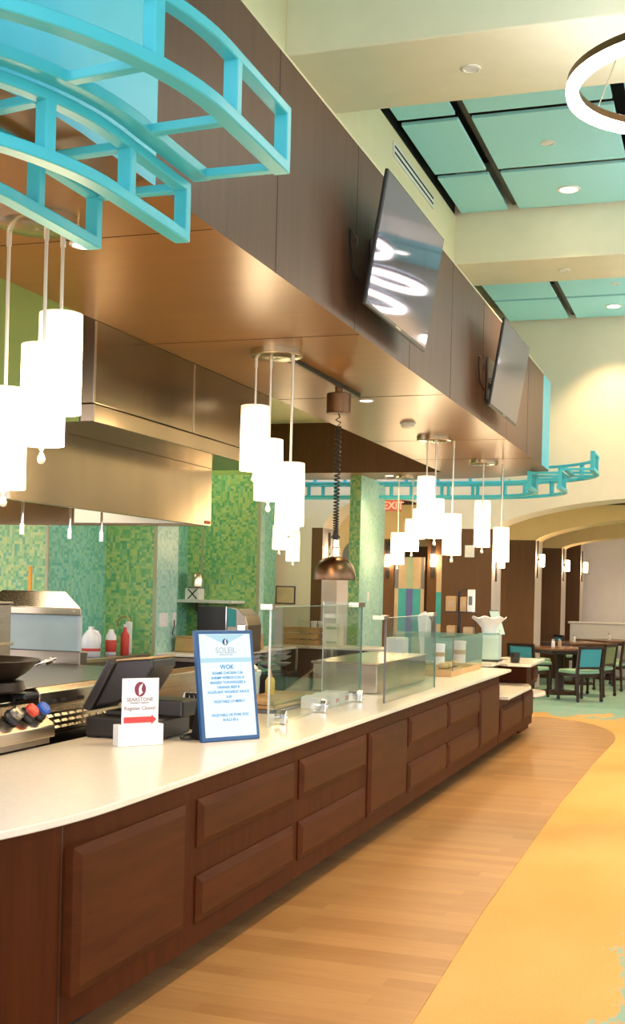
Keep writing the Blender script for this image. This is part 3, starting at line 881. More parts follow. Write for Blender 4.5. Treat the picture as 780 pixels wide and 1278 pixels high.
# ring lights
def ring(label, x, y, z, R):
    t = thing('ring_light', label, 'ring light', (x, y, z), 0, 'glowing ring lights')
    n_ = 64
    pr = [(R - .03, 0), (R + .03, 0), (R + .03, .075), (R - .03, .075), (R - .03, 0)]
    b = MB(); vs = []; fs = []
    for k in range(n_):
        a = 2 * PI * k / n_
        vs += [(r_ * math.cos(a), r_ * math.sin(a), h_) for r_, h_ in pr[:4]]
    for k in range(n_):
        o_, q_ = 4 * k, 4 * ((k + 1) % n_)
        fs += [(o_ + j, o_ + (j + 1) % 4, q_ + (j + 1) % 4, q_ + j) for j in range(1, 4)]
    b.add(vs, fs).build('housing', M['bronze'], t, smooth=40)
    vs = []; fs = []
    pr2 = [(R - .034, .005), (R - .030, -.012), (R + .030, -.012), (R + .034, .005), (R + .0345, .03), (R + .02, .002), (R - .02, .002), (R - .0345, .03)]
    for k in range(n_):
        a = 2 * PI * k / n_
        vs += [(r_ * math.cos(a), r_ * math.sin(a), h_) for r_, h_ in pr2]
    for k in range(n_):
        o_, q_ = 8 * k, 8 * ((k + 1) % n_)
        fs += [(o_ + j, o_ + (j + 1) % 8, q_ + (j + 1) % 8, q_ + j) for j in range(8)]
    MB().add(vs, fs).build('diffuser', M['ring_glow'], t, smooth=40)
    MB().sweep([(R * math.cos(2 * PI * k / n_), R * math.sin(2 * PI * k / n_)) for k in range(n_)], -.022, .022, .0752, .079, True).build('added_uplight', M['ring_fill'], t)  # added glowing band on the ring top, brightens the ceiling
    for k in range(3):
        a = 2 * PI * k / 3 + .5
        MB().cyl((R * math.cos(a), R * math.sin(a), .07), (0, 0, 5.93 - z - .03), .003, n=6).build('cable', M['steel_dark'], t)
    MB().lathe([(0, 5.90 - z), (.08, 5.90 - z), (.08, 5.95 - z)], n=20).build('canopy', M['black_plastic'], t, smooth=35)
    return t
ring('large glowing ring light hanging at the top right corner', -.20, 7.0, 4.46, .68)
for k, (x, y, z, R) in enumerate(((.35, 11.0, 4.4, .62), (.15, 12.65, 4.4, .36), (1.15, 14.3, 4.4, .66), (3.4, 8.6, 4.4, .7), (.15, 16.25, 4.35, .5))):
    ring('glowing ring light over the hall, seen only mirrored in the television screens', x, y, z, R)

# ------------------------------------------------------------------ exhaust hood
hd = thing('exhaust_hood', 'large stainless exhaust hood with stepped skirt over the cook line', 'exhaust hood')
MB().box(-5.4, -3.384, 6.05, 8.82, 2.655, 3.6).build('upper_panel', M['hood_steel'], hd, bevel=.004)
MB().box(-5.4, -3.380, 6.045, 8.825, 2.55, 2.65).build('band', M['hood_steel'], hd, bevel=.004)
MB().box(-3.386, -3.3805, 7.39, 7.405, 2.66, 3.115).build('joint_strip', M['nickel'], hd)
MB().box(-3.386, -3.3805, 6.04, 6.06, 2.655, 3.115).build('corner_strip', M['nickel'], hd)
MB().box(-5.4, -3.47, 6.035, 6.044, 2.55, 3.6).build('end_cover', M['green_paint'], hd)
sk = MB()
sk.box(-3.85, -3.82, 5.9, 8.72, 2.1, 2.55).box(-6.1, -3.85, 5.9, 5.93, 2.1, 2.55).box(-6.1, -3.85, 8.69, 8.72, 2.1, 2.55).box(-6.1, -6.07, 5.93, 8.69, 2.1, 2.55).box(-6.07, -3.85, 5.93, 8.69, 2.52, 2.549)
sk.build('skirt', M['hood_steel'], hd, bevel=.003)
MB().box(-5.0, -3.95, 8.66, 8.688, 2.12, 2.4).build('lit_end_wall', M['white'], hd)  # white colour stands in for light on the hood's inner end
MB().box(-3.819, -3.815, 8.60, 8.70, 2.115, 2.14).build('badge', M['sign_red'], hd)
for k, y in enumerate((6.5, 7.5, 8.25)):
    f = MB().box(-5.3, -4.5, y - .12, y + .12, 2.47, 2.52).build('lamp_housing', M['steel'], hd)
    MB().box(-5.25, -4.55, y - .09, y + .09, 2.455, 2.47).build('lamp', M['hood_glow'], f)
for x, y in ((-4.3, 6.79), (-4.3, 7.39), (-4.3, 7.84)):
    nz_ = MB().cyl((x, y, 2.0), (x, y, 2.53), .009, n=10)
    nz_.cyl((x, y, 1.94), (x, y, 2.01), .014, n=10)
    nz_.build('nozzle', M['chrome'], hd, smooth=40)

# ------------------------------------------------------------------ cook line
wr = thing('wok_range', 'stainless wok range with red and blue knobs at the left edge', 'wok range')
MB().box(-4.3, -3.3, 3.9, 5.16, .0, 1.06).build('body', M['steel'], wr, bevel=.008)
MB().hexa([(-4.3, 3.9, 1.06), (-3.2, 3.9, 1.06), (-3.2, 5.16, 1.06), (-4.3, 5.16, 1.06)], [(-4.3, 3.9, 1.11), (-3.26, 3.9, 1.11), (-3.26, 5.12, 1.11), (-4.3, 5.12, 1.11)]).build('rim', M['steel'], wr, bevel=.006)
kp = MB().prismY([(-3.3, 1.06), (-3.14, 1.055), (-3.02, .955), (-3.02, .90), (-3.3, .88)], 4.2, 5.10).build('knob_panel', M['steel'], wr, bevel=.006)
for y, mname in ((4.80, 'steel_dark'), (4.93, 'knob_red'), (5.03, 'knob_blue')):
    T = Matrix.Translation((-3.075, y, 1.012)) @ Matrix.Rotation(math.radians(50), 4, 'Y')
    kb = MB(T).lathe([(.040, 0), (.042, .012), (.034, .02), (.032, .05), (.026, .056), (0, .056)], n=20).build('knob', M['black_plastic'], kp, smooth=40)
    MB(T).lathe([(.033, .030), (.0335, .052), (.024, .060), (.012, .058), (0, .058)], n=20).build('knob_cap', M[mname], kp, smooth=40)
MB().box(-3.09, -3.05, 4.2, 5.1, .868, .895).build('drip_rail', M['steel_dark'], wr)
MB().lathe([(.19, 0), (.20, .01), (.19, .05), (.15, .055), (.14, .02)], (-3.35, 4.98, 1.11), 32).build('burner_ring', M['wok_iron'], wr, smooth=40)
MB().box(-3.255, -3.16, 5.05, 5.18, 1.07, 1.10).build('rear_knob', M['black_plastic'], wr, bevel=.01)
wk = thing('wok', 'wide dark iron wok with loop handle on the left burner', 'wok', (-3.37, 4.98, 1.115))
prof = [(0, .0), (.07, .01), (.15, .04), (.22, .085), (.285, .145), (.29, .148), (.282, .15), (.215, .095), (.14, .05), (.06, .02), (0, .012)]
MB().lathe(prof, (0, 0, 0), 40).build('bowl', M['wok_iron'], wk, smooth=50)
MB().tube([(.245 + .07 * math.sin(PI * i / 10), .12 - .055 * math.cos(PI * i / 10) + .03, .125 + .03 * math.sin(PI * i / 10)) for i in range(11)], .009, 8).build('handle', M['chrome'], wk, smooth=60)

gr = thing('griddle', 'stainless griddle with louvered side panel beside the register', 'griddle')
MB().box(-4.95, -3.19, 5.2, 7.3, 0, 1.02).build('body', M['steel'], gr, bevel=.006)
MB().box(-4.3, -3.3, 5.3, 7.2, 1.02, 1.085).build('plate', M['steel_dark'], gr, bevel=.006)
MB().prismY([(-3.32, 1.02), (-3.17, 1.02), (-3.17, 1.09), (-3.2, 1.12), (-3.32, 1.10)], 5.2, 7.3).build('front_rail', M['steel'], gr, bevel=.005)
MB().box(-4.95, -4.10, 7.22, 7.32, 1.0, 1.17).build('backsplash', M['steel_dark'], gr, bevel=.006)
lv = MB().box(-3.19, -3.150, 5.17, 6.3, .885, 1.0).build('louver_panel', M['steel'], gr, bevel=.008)
for r_ in range(3):
    for c_ in range(9):
        y, z = 5.235 + c_ * .072, .905 + r_ * .030
        MB().prismY([(-3.150, z), (-3.138, z + .004), (-3.150, z + .018)], y, y + .045).build('louver', M['nickel'], lv, bevel=.002)
for y in (5.30, 5.40, 5.58):
    MB().box(-3.172, -3.166, y, y + .05, 1.033, 1.05).build('slot', M['black'], gr)
sh = thing('splash_shield', 'frosted glass splash shield with sloped steel cap behind the griddle', 'splash shield')
MB().hexa([(-4.9, 7.22, 1.415), (-4.10, 7.22, 1.415), (-4.25, 7.5, 1.45), (-4.9, 7.5, 1.45)], [(-4.9, 7.22, 1.463), (-4.10, 7.22, 1.463), (-4.385, 7.5, 1.572), (-4.9, 7.5, 1.572)]).build('cap', M['steel'], sh, bevel=.004)
MB().box(-4.88, -4.13, 7.255, 7.267, 1.171, 1.42).build('pane', M['glass_frost'], sh)
MB().box(-4.14, -4.118, 7.252, 7.272, 1.171, 1.42).build('side_post', M['glass_white_edge'], sh)
for x in (-4.75, -4.16):
    MB().cyl((x, 7.212, 1.44), (x, 7.22, 1.44), .008).build('screw', M['chrome'], sh)
sb = thing('steel_bin', 'tall stainless bin standing on the range at the left edge', 'bin', (-4.43, 6.3, 1.12))
b = MB().box(-.35, .155, 0, .35, 0, .37)
b.build('body', M['steel'], sb, bevel=.006)
MB().box(-.36, .165, -.01, .36, .37, .385).build('rim', M['steel'], sb, bevel=.004)
MB().box(-.36, .17, -.02, .36, .11, .13).build('band', M['nickel'], sb, bevel=.003)

# ------------------------------------------------------------------ back counters
bc = thing('back_counter', 'back counter turning a corner below the green tiled wing wall', 'counter')
MB().prism([(-5.7, 11.65), (-5.0, 11.65), (-5.0, 14.3), (-3.9, 14.3), (-3.9, 14.95), (-5.345, 14.95), (-5.345, 13.69), (-5.7, 13.69)], .87, .90).build('top', M['counter'], bc, bevel=.004)
MB().box(-5.66, -5.3, 11.7, 13.6, 0, .87).build('cabinet', M['kick'], bc)
MB().box(-5.3, -4.0, 14.4, 14.9, .10, .87).build('cabinet', M['kick'], bc)
MB().box(-5.70, -5.02, 11.63, 11.66, .82, .86).build('apron', M['steel'], bc, bevel=.003)
for x, y in ((-5.05, 12.6), (-5.05, 14.3), (-4.6, 14.35), (-4.0, 14.35)):
    MB().cyl((x, y, 0), (x, y, .87), .02, n=12).build('leg', M['steel'], bc, smooth=40)
lc = thing('prep_counter', 'steel prep counter along the teal tiled wall at the left', 'counter')
MB().box(-6.29, -5.73, 8.6, 11.58, .86, .90).build('top', M['steel'], lc, bevel=.004)
MB().box(-6.25, -5.8, 8.7, 11.5, .1, .86).build('cabinet', M['steel_dark'], lc)
# under-counter bins with pale bowls, seen through the guard
for k in range(3):
    t = thing('storage_bin', ['dark storage bin under the back counter nearest the corner', 'middle dark storage bin under the back counter', 'dark storage bin under the back counter nearest the menu screen'][k], 'bin', (-5.11, 13.95 - k * .5, 0), 0, 'dark bins under the back counter')
    b = MB().hexa([(-.13, -.17, .02), (.13, -.17, .02), (.13, .17, .02), (-.13, .17, .02)], [(-.16, -.20, .6), (.15, -.20, .6), (.15, .20, .6), (-.16, .20, .6)])
    b.build('body', M['black_plastic'], t, bevel=.02)
    for z in (.66, .74, .80):
        MB().lathe([(.04, z), (.10, z + .04), (.11, z + .05)], (0, 0, 0), 20).build('bowl', M['white'], t, smooth=50)

# oven
ov = thing('toaster_oven', 'black and teal countertop oven with curved chrome side behind the menu screen', 'oven', (-5.24, 12.35, .901))
MB().box(-.31, .04, 0, .42, 0, .50).build('door', M['black_plastic'], ov, bevel=.008)
b = MB().prismY([(.05, 0), (.30, 0), (.30, .30), (.27, .40), (.18, .48), (.08, .50), (.05, .50)], .0, .42)
b.build('hood_shell', M['steel_dark'], ov, bevel=.01)
MB().prismY([(.06, .28), (.16, .28), (.16, .47), (.06, .49)], -.004, 0).build('front_glass', M['tap_teal'], ov)
MB().box(.04, .05, -.01, .42, 0, .50).build('divider_strip', M['chrome'], ov)
MB().box(.18, .28, -.02, -.002, .24, .31).build('handle', M['chrome'], ov, bevel=.008)
MB().box(.16, .25, -.01, 0, .10, .2).build('control_panel', M['grey_plastic'], ov)
for x in (-.27, .26):
    MB().cyl((x, .05, 0), (x, .05, .01), .02).build('foot', M['black_plastic'], ov)
cb = thing('steel_warmer', 'copper-toned metal warmer box beside the aqua tiled pillar', 'warmer', (-5.66, 12.0, .901))
MB().prismY([(0, 0), (.32, 0), (.32, .16), (.02, .16)], 0, .3).build('body', M['copper'], cb, bevel=.008)
MB().prismY([(.0, .16), (.34, .16), (.34, .172), (.02, .172)], -.01, .31).build('lid', M['copper'], cb, bevel=.003)
t = thing('tea_carton', 'small brown printed carton between oven and tile edge', 'carton', (-5.2, 13.1, .901))
MB().box(-.09, .10, 0, .16, 0, .17).build('body', M['card'], t, bevel=.003)
MB().box(.0, .08, -.002, 0, .06, .14).build('print', M['sign_red'], t)

# wall shelf with blender jar
ws = thing('wall_shelf', 'short white shelf fixed to the green tiled wing wall', 'shelf', (-6.28, 13.28, 1.42))
MB().box(0, .76, 0, .41, 0, .032).build('board', M['white'], ws, bevel=.003)
for x in (.12, .64):
    MB().prismX([(.38, -.12), (.41, -.12), (.41, 0), (.15, 0), (.15, -.015)], x, x + .015).build('bracket', M['steel'], ws)
bl = thing('ice_shaver', 'small steel and glass machine standing on the wall shelf', 'machine', (-6.1, 13.42, 1.4525))
b = MB().box(-.10, .09, 0, .16, 0, .14)
b.build('base', M['white'], bl, bevel=.01)
x_ = MB()
x_.hexa([(-.07, -.004, .01), (-.05, -.004, .01), (.07, -.004, .13), (.05, -.004, .13)], [(-.07, 0, .01), (-.05, 0, .01), (.07, 0, .13), (.05, 0, .13)])
x_.hexa([(.05, -.005, .01), (.07, -.005, .01), (-.05, -.005, .13), (-.07, -.005, .13)], [(.05, 0, .01), (.07, 0, .01), (-.05, 0, .13), (-.07, 0, .13)])
x_.build('cross_brace', M['grey_plastic'], bl)
MB().lathe([(.07, .14), (.11, .16), (.115, .25), (.10, .31), (.06, .33), (0, .335)], (0, .08, 0), 24).build('drum', M['nickel'], bl, smooth=45)
# wall plates
def plate(label, x, y, z, w, h, ax, parts, group='white wall plates'):
    t = thing('wall_plate', label, 'wall plate', (x, y, z), 0, group)
    if ax == 'x':
        MB().box(0, .008, -w / 2, w / 2, -h / 2, h / 2).build('cover', M['white'], t, bevel=.003)
        for dz in parts: MB().box(.008, .012, -w * .22, w * .22, dz - .02, dz + .02).build('switch' if len(parts) == 1 else 'socket', M['paper'], t, bevel=.002)
    else:
        MB().box(-w / 2, w / 2, -.008, 0, -h / 2, h / 2).build('cover', M['white'], t, bevel=.003)
        for dz in parts: MB().box(-w * .22, w * .22, -.012, -.008, dz - .02, dz + .02).build('switch', M['grey_plastic'], t, bevel=.002)
    return t
plate('white double outlet plate on the aqua side of the tiled pillar, nearer one', -5.70, 11.80, 1.25, .22, .15, 'x', (-.035, .035))
plate('narrow white outlet plate with a hanging cord, farther one on the aqua pillar side', -5.70, 12.07, 1.25, .09, .15, 'x', (-.035, .035))
plate('white switch plate low on the aqua face of the green tiled fin', -4.52, 15.6, 1.53, .085, .125, 'x', (0,))
t = tag(MB().tube([(-5.69, 12.06, 1.24), (-5.66, 12.0, 1.18), (-5.665, 11.96, 1.09), (-5.64, 11.97, 1.085)], .006, 6).build('power_cord', M['grey_plastic'], None, smooth=60), 'grey power cord looping from the narrow outlet to the copper warmer', 'cord')

# jug, bottle, pans, faucet
t = thing('milk_jug', 'milky plastic gallon jug with red cap band on the prep counter', 'jug', (-5.9, 10.6, .901))
MB().lathe([(.085, 0), (.095, .01), (.095, .17), (.08, .21), (.045, .255), (.028, .27), (.028, .30), (0, .30)], n=24).build('body', M['milk'], t, smooth=45)
MB().lathe([(.0955, .06), (.0965, .062), (.0965, .085), (.0955, .087)], n=24).build('label_band', M['red'], t, smooth=45)
MB().tube([(.03, 0, .26), (.07, -.0, .25), (.10, -.0, .20), (.10, 0, .15), (.09, 0, .12)], .014, 8).build('handle', M['milk'], t, smooth=60)
t = thing('sauce_bottle', 'red and white sauce bottle behind the milk jug', 'bottle', (-5.92, 11.05, .901))
MB().lathe([(.05, 0), (.055, .01), (.055, .19), (.03, .23), (.02, .26), (0, .26)], n=20).build('body', M['paper'], t, smooth=45)
MB().lathe([(.0555, .03), (.0565, .032), (.0565, .15), (.0555, .152)], n=20).build('label_band', M['red'], t, smooth=45)
t = thing('sauce_bottle', 'red bottle beside the white faucet post', 'bottle', (-5.84, 11.2, .901))
MB().lathe([(.04, 0), (.044, .01), (.044, .20), (.02, .24), (.015, .28), (0, .28)], n=20).build('body', M['red'], t, smooth=45)
MB().lathe([(.016, .28), (.018, .282), (.018, .31), (0, .31)], n=14).build('cap', M['white'], t, smooth=45)
t = thing('frying_pan', 'dark frying pan lying on the prep counter by the jug', 'pan', (-5.9, 9.9, .901))
MB().lathe([(0, 0), (.11, 0), (.15, .04), (.153, .043), (.148, .044), (.108, .006), (0, .006)], n=32).build('pan_body', M['wok_iron'], t, smooth=45)
MB().tube([(.14, .02, .04), (.22, .06, .06), (.30, .10, .065)], .011, 8).build('handle', M['black_plastic'], t, smooth=60)
t = thing('steel_bowl', 'wide steel mixing bowl on the prep counter behind the shield', 'bowl', (-6.1, 10.1, .901))
MB().lathe([(.06, 0), (.12, .05), (.155, .14), (.165, .145), (.160, .147), (.15, .14), (.115, .055), (.05, .008), (0, .008)], n=32).build('bowl_body', M['copper'], t, smooth=45)
t = thing('faucet', 'chrome gooseneck faucet with white post beside the tiled pillar', 'faucet', (-5.98, 11.4, .901))
MB().box(.05, .11, -.02, .02, 0, .33).build('post', M['white'], t, bevel=.005)
MB().tube([(.08, 0, .33), (.08, 0, .36), (.05, 0, .385), (-.01, 0, .38), (-.05, 0, .34), (-.06, 0, .28)], .011, 10).build('spout', M['copper'], t, smooth=60)
t = thing('side_table', 'narrow steel table behind the splash shield', 'table', (-5.0, 7.55, 0))
MB().box(0, .7, 0, .5, .97, 1.0).build('top', M['steel'], t, bevel=.004)
for x in (.03, .67):
    for y in (.04, .46): MB().cyl((x, y, 0), (x, y, .97), .018).build('leg', M['steel'], t, smooth=40)
t = thing('utensil_crock', 'steel crock behind the splash shield holding the orange spatula', 'crock', (-4.86, 7.8, 1.001))
MB().lathe([(.06, 0), (.065, .01), (.07, .20), (.064, .20), (.058, .015), (0, .015)], n=24).build('crock_body', M['steel'], t, smooth=40)
t = thing('spatula', 'orange handled spatula standing behind the splash shield', 'spatula', (-4.86, 7.8, 1.02))
MB().box(-.014, .014, -.008, .008, .15, .73).build('handle', M['orange'], t, bevel=.005)
MB().box(-.035, .035, -.003, .003, 0, .15).build('blade', M['steel'], t)

# work table behind the register with stacked plates
wt = thing('work_table', 'stainless work table with undershelf behind the register', 'table', (-4.9, 8.35, 0))
MB().box(0, .92, 0, 1.15, .86, .90).build('top', M['steel'], wt, bevel=.004)
MB().box(.03, .89, .03, 1.12, .55, .575).build('undershelf', M['steel'], wt, bevel=.003)
for x in (.04, .88):
    for y in (.05, 1.1):
        MB().cyl((x, y, 0), (x, y, .87), .022, n=12).build('leg', M['steel'], wt, smooth=40)
for k in range(9):
    z = .576 + k * .026
    b = MB().lathe([(.07, 0), (.13, .018), (.135, .0225), (.128, .0225), (.07, .006), (0, .006)], (0, 0, 0), 24)
    o = b.build('plate', M['kraft'], None, smooth=45)
    o.location = (-4.25 + random.uniform(-.006, .006), 8.75 + random.uniform(-.006, .006), z)
    tag(o, ['bottom', 'second', 'third', 'fourth', 'fifth', 'sixth', 'seventh', 'eighth', 'top'][k] + (' tan plate of the stack under the steel work table' if k in (0, 8) else ' tan plate from the bottom of the stack under the steel work table'), 'plate', 'stack of tan plates')

# bucket
t = thing('ice_tub', 'pale blue-white round tub with steel lids, right of the menu screen', 'tub', (-3.30, 7.9, 0))
MB().lathe([(.19, 0), (.20, .02), (.225, 1.0), (.235, 1.02), (.235, 1.045), (.22, 1.05), (0, 1.05)], n=36).build('body', M['glass_frost'], t, smooth=40)
MB().lathe([(.20, 1.05), (.21, 1.06), (.19, 1.085), (.05, 1.10), (0, 1.10)], n=32).build('lid', M['steel'], t, smooth=40)
MB().lathe([(.17, 1.10), (.18, 1.115), (.16, 1.14), (.03, 1.15), (0, 1.15)], n=32).build('stacked_lid', M['steel'], t, smooth=40)

# crates, cartons and cups on the back counter
def crate(label, x, y, w):
    t = thing('wooden_crate', label, 'crate', (x, y, .901), 0, 'wooden crates')
    for z in (.0, .08, .16):
        s_ = MB().box(0, w, 0, .014, z, z + .062).box(0, w, .21, .224, z, z + .062)
        s_.box(0, .014, .014, .21, z, z + .062).box(w - .014, w, .014, .21, z, z + .062)
        s_.build('slat_ring', M['kraft'], t, bevel=.002)
    MB().box(.014, w - .014, .014, .21, .0, .008).build('bottom', M['kraft'], t)
    for x_ in (.016, w - .036):
        MB().box(x_, x_ + .02, .016, .036, 0, .222).build('corner_block', M['kraft'], t)
    return t
crate('larger wooden slat crate left of the corner on the back counter', -5.33, 14.55, .26)
crate('smaller wooden slat crate beside the cream carton', -5.06, 14.5, .21)
for k in range(3):
    t = thing('bread_bun', ['left bun lying in the larger crate', 'middle bun lying in the larger crate', 'right bun lying in the larger crate'][k], 'bun', (-5.27 + k * .075, 14.66, .915), 0, 'buns in the crate')
    MB().lathe([(0, 0), (.03, .005), (.036, .03), (.03, .06), (.015, .075), (0, .078)], n=16).build('bun_body', M['bread'], t, smooth=60)
t = thing('cream_carton', 'tall cream carton with dark bands on the back counter before the fin', 'carton', (-4.78, 14.55, .901))
MB().box(.0, .20, 0, .2, 0, .275).build('body', M['counter'], t, bevel=.004)
for z in (.03, .21): MB().box(.03, .17, -.002, 0, z, z + .03).build('band', M['tap_sage'], t)
t = thing('printed_carton', 'narrow grey patterned carton left of the cream carton', 'carton', (-4.84, 14.76, .901))
MB().box(0, .06, 0, .10, 0, .27).build('body', M['lilac'], t, bevel=.003)
for k in range(4): MB().box(.01, .06, -.002, 0, .03 + k * .06, .06 + k * .06).build('print', M['taupe'], t)
for k in range(2):
    t = thing('cup_stack', ['left stack of paper cups behind the crates', 'right stack of paper cups behind the crates'][k], 'cups', (-5.02 + k * .1, 14.86, .901), 0, 'paper cup stacks')
    MB().lathe([(.028, 0), (.04, .26), (.043, .262), (.043, .30), (0, .30)], n=20).build('cup_body', M['paper'], t, smooth=45)
    for z in (.05, .09, .13, .17, .21):
        MB().lathe([(.034 + z * .03, z), (.045, z + .004), (.034 + z * .03, z + .008)], n=20).build('rim', M['paper'], t, smooth=45)
for k in range(2):
    t = thing('counter_glass', ['small glass pane standing on the back counter by the tile edge', 'second glass pane on the back counter by the first guard'][k], 'glass', (-5.15 + k * .25, 13.6 + k * .3, .901), 0)
    MB().box(0, .14, 0, .008, 0, .34).build('pane', M['glass'], t)
    MB().box(-.01, .15, -.02, .028, 0, .012).build('foot', M['steel'], t)

# ------------------------------------------------------------------ register and signs on the counter
ps = thing('cash_register', 'black point-of-sale register with tilted screen on the white countertop', 'cash register', (-2.84, 5.62, .861))
MB().box(-.20, .20, -.20, .20, .006, .105).build('cash_drawer', M['grey_plastic'], ps, bevel=.012)
for x in (-.16, .16):
    MB().box(x - .03, x + .03, -.19, -.15, 0, .008).build('foot', M['black_plastic'], ps)
MB().box(.04, .255, -.02, .18, .105, .19).build('printer', M['grey_plastic'], ps, bevel=.012)
MB().box(-.12, .02, -.14, .12, .105, .135).build('stand_foot', M['grey_plastic'], ps, bevel=.012)
MB().prismY([(-.06, .12), (.02, .12), (.06, .22), (.02, .24)], -.05, .05).build('stand_neck', M['grey_plastic'], ps, bevel=.008)
scr = MB().prismY([(-.255, .135), (-.205, .125), (-.072, .375), (-.112, .395)], -.14, .17).build('monitor', M['grey_plastic'], ps, bevel=.008)
MB().prismY([(-.2565, .145), (-.252, .142), (-.112, .388), (-.116, .391)], -.125, .155).build('screen', M['screen_black'], scr)
hs = MB().prismY([(-.195, .145), (-.075, .385), (.13, .405), (.135, .36), (.05, .225), (-.08, .17)], -.12, .15).build('rear_housing', M['grey_plastic'], ps, bevel=.012)
MB().prismY([(-.075, .392), (.13, .412), (.13, .406), (-.075, .386)], -.118, .148).build('tan_lit_top', M['card'], ps)  # tan sheet paints the warm light on the dark housing top
MB().box(.03, .07, -.1225, -.120, .285, .297).build('badge', M['chrome'], ps)
t = thing('receipt_printer', 'small black receipt printer with curled white paper behind the register sign', 'printer', (-2.70, 6.05, .861))
MB().box(-.07, .09, -.08, .08, 0, .13).build('body', M['black_plastic'], t, bevel=.012)
MB().prismX([(-.085, .13), (-.05, .13), (-.07, .20), (-.10, .17)], -.05, .05).build('paper', M['paper'], t)
for k in range(3): MB().box(-.03 + k * .028, -.012 + k * .028, -.106, -.078, .13, .20).build('print', M['black_plastic'], t)

# register-closed sign in a white stand
ang = math.radians(52)
sg = thing('register_sign', 'white Register Closed sign with red arrow in a white holder', 'sign', (-2.725, 5.17, .861), ang)
W = .238
hb = MB().box(0, W, -.012, .0, 0, .10).box(0, W, .022, .034, 0, .10).box(0, W, 0, .022, 0, .01)
hb.box(.0, .035, -.014, .05, 0, .103).box(W - .035, W, -.014, .05, 0, .103)
hb.build('holder', M['white'], sg, bevel=.003)
MB().box(.025, W - .022, .004, .012, .012, .325).build('card', M['paper'], sg)
FX = Matrix.Rotation(PI / 2, 4, 'X')
def on_sign(x, z, y=.0032): return Matrix.Translation((x, y, z)) @ FX
lg = MB().lathe([(0, .0), (.03, .0), (.03, .0012), (0, .0012)], (W / 2 - .002, .0025, .272), 28, 'y').build('emblem', M['sign_maroon'], sg)
lg.data.transform(Matrix.Translation((0, 0, .272)) @ Matrix.Scale(1.2, 4, (0, 0, 1)) @ Matrix.Translation((0, 0, -.272)))
xm = W / 2 - .002
bird = [(xm - .006, .243), (xm + .012, .256), (xm + .004, .272), (xm + .012, .300), (xm - .004, .288), (xm - .008, .272)]
sw = MB().hexa([(x, .0, z) for x, z in bird], [(x, .0024, z) for x, z in bird])
sw.build('emblem_bird', M['paper'], lg)
text('lettering', 'SEARSTONE', .026, M['sign_grey'], sg, on_sign(W / 2 - .002, .222))
text('lettering', 'RETIREMENT COMMUNITY', .0085, M['sign_grey'], sg, on_sign(W / 2 - .002, .206))
text('lettering', 'Register Closed', .0255, M['sign_grey'], sg, on_sign(W / 2 - .002, .180))
ar = [(.034, .110), (.180, .110), (.180, .101), (.206, .1245), (.180, .148), (.180, .139), (.034, .139)]
MB().hexa([(x, .0015, z) for x, z in ar], [(x, .0038, z) for x, z in ar]).build('arrow', M['sign_red'], sg)

# menu display
ang2 = math.radians(58)
mn = thing('menu_screen', 'lit portrait menu screen in a navy frame standing on the white countertop', 'screen', (-2.425, 5.50, .8615), ang2)
Wm, Hm = .355, .562
TL = Matrix.Rotation(math.radians(-9.5), 4, 'X')
MB(TL).box(0, Wm, 0, .028, .0, Hm).build('housing', M['navy'], mn, bevel=.005)
MB(TL).box(.02, Wm - .02, -.0015, .0, .022, Hm - .02).build('display', M['menu_screen'], mn)
MB(TL).prism([(0, 0)] * 0 or [(.02, -.0022), (Wm - .02, -.0022), (Wm - .02, -.0016), (.02, -.0016)], Hm - .165, Hm - .142).build('blue_band', M['menu_pale'], mn)
tri = [(.05, Hm - .022), (Wm - .05, Hm - .022), (Wm / 2, Hm - .075)]
MB(TL).hexa([(x, -.0016, z) for x, z in tri], [(x, -.0022, z) for x, z in tri]).build('blue_wedge', M['menu_pale'], mn)
MB().prismX([(.04, 0), (.16, 0), (.15, .03), (.08, .30), (.06, .30)], .03, .07).build('stand_leg', M['black_plastic'], mn, bevel=.004)
MB().prismX([(.04, 0), (.16, 0), (.15, .03), (.08, .30), (.06, .30)], Wm - .09, Wm - .05).build('stand_leg', M['black_plastic'], mn, bevel=.004)
MB().box(.03, Wm - .05, .09, .13, 0, .02).build('stand_bar', M['black_plastic'], mn)
def on_menu(z, x=Wm / 2): return TL @ Matrix.Translation((x, -.003, z)) @ FX
lg = MB(TL).lathe([(0, -.004), (.017, -.004), (.017, -.0025), (0, -.0025)], (Wm / 2, 0, Hm - .062), 24, 'y').build('emblem', M['menu_dark'], mn)
q = Hm - .062
MB(TL).hexa([(Wm / 2 - .004, -.0055, q - .016), (Wm / 2 + .007, -.0055, q - .006), (Wm / 2 + .001, -.0055, q), (Wm / 2 + .006, -.0055, q + .016), (Wm / 2 - .004, -.0055, q + .008)],
            [(Wm / 2 - .004, -.004, q - .016), (Wm / 2 + .007, -.004, q - .006), (Wm / 2 + .001, -.004, q), (Wm / 2 + .006, -.004, q + .016), (Wm / 2 - .004, -.004, q + .008)]).build('emblem_bird', M['paper'], lg)
text('lettering', 'SOLEIL', .042, M['menu_grey'], mn, on_menu(Hm - .105))
text('lettering', 'DINING ROOM', .012, M['menu_grey'], mn, on_menu(Hm - .126))
for s_, z, q in (('WOK', .372, .034), ('SESAME CHICKEN 7.50', .342, .019), ('SHRIMP W/BROCCOLI 8', .318, .019), ('BRAISED TOFU/VEGGIES 6', .294, .019), ('ORANGE BEEF 8', .270, .019),
                 ('EGGPLANT W/GARLIC SAUCE', .246, .019), ('6.50', .222, .019), ('VEGETABLE LO MEIN 7', .198, .019), ('VEGETABLE OR PORK EGG', .130, .019), ('ROLLS $2.5', .106, .019)):
    text('lettering', s_, q, M['menu_text'], mn, on_menu(z))
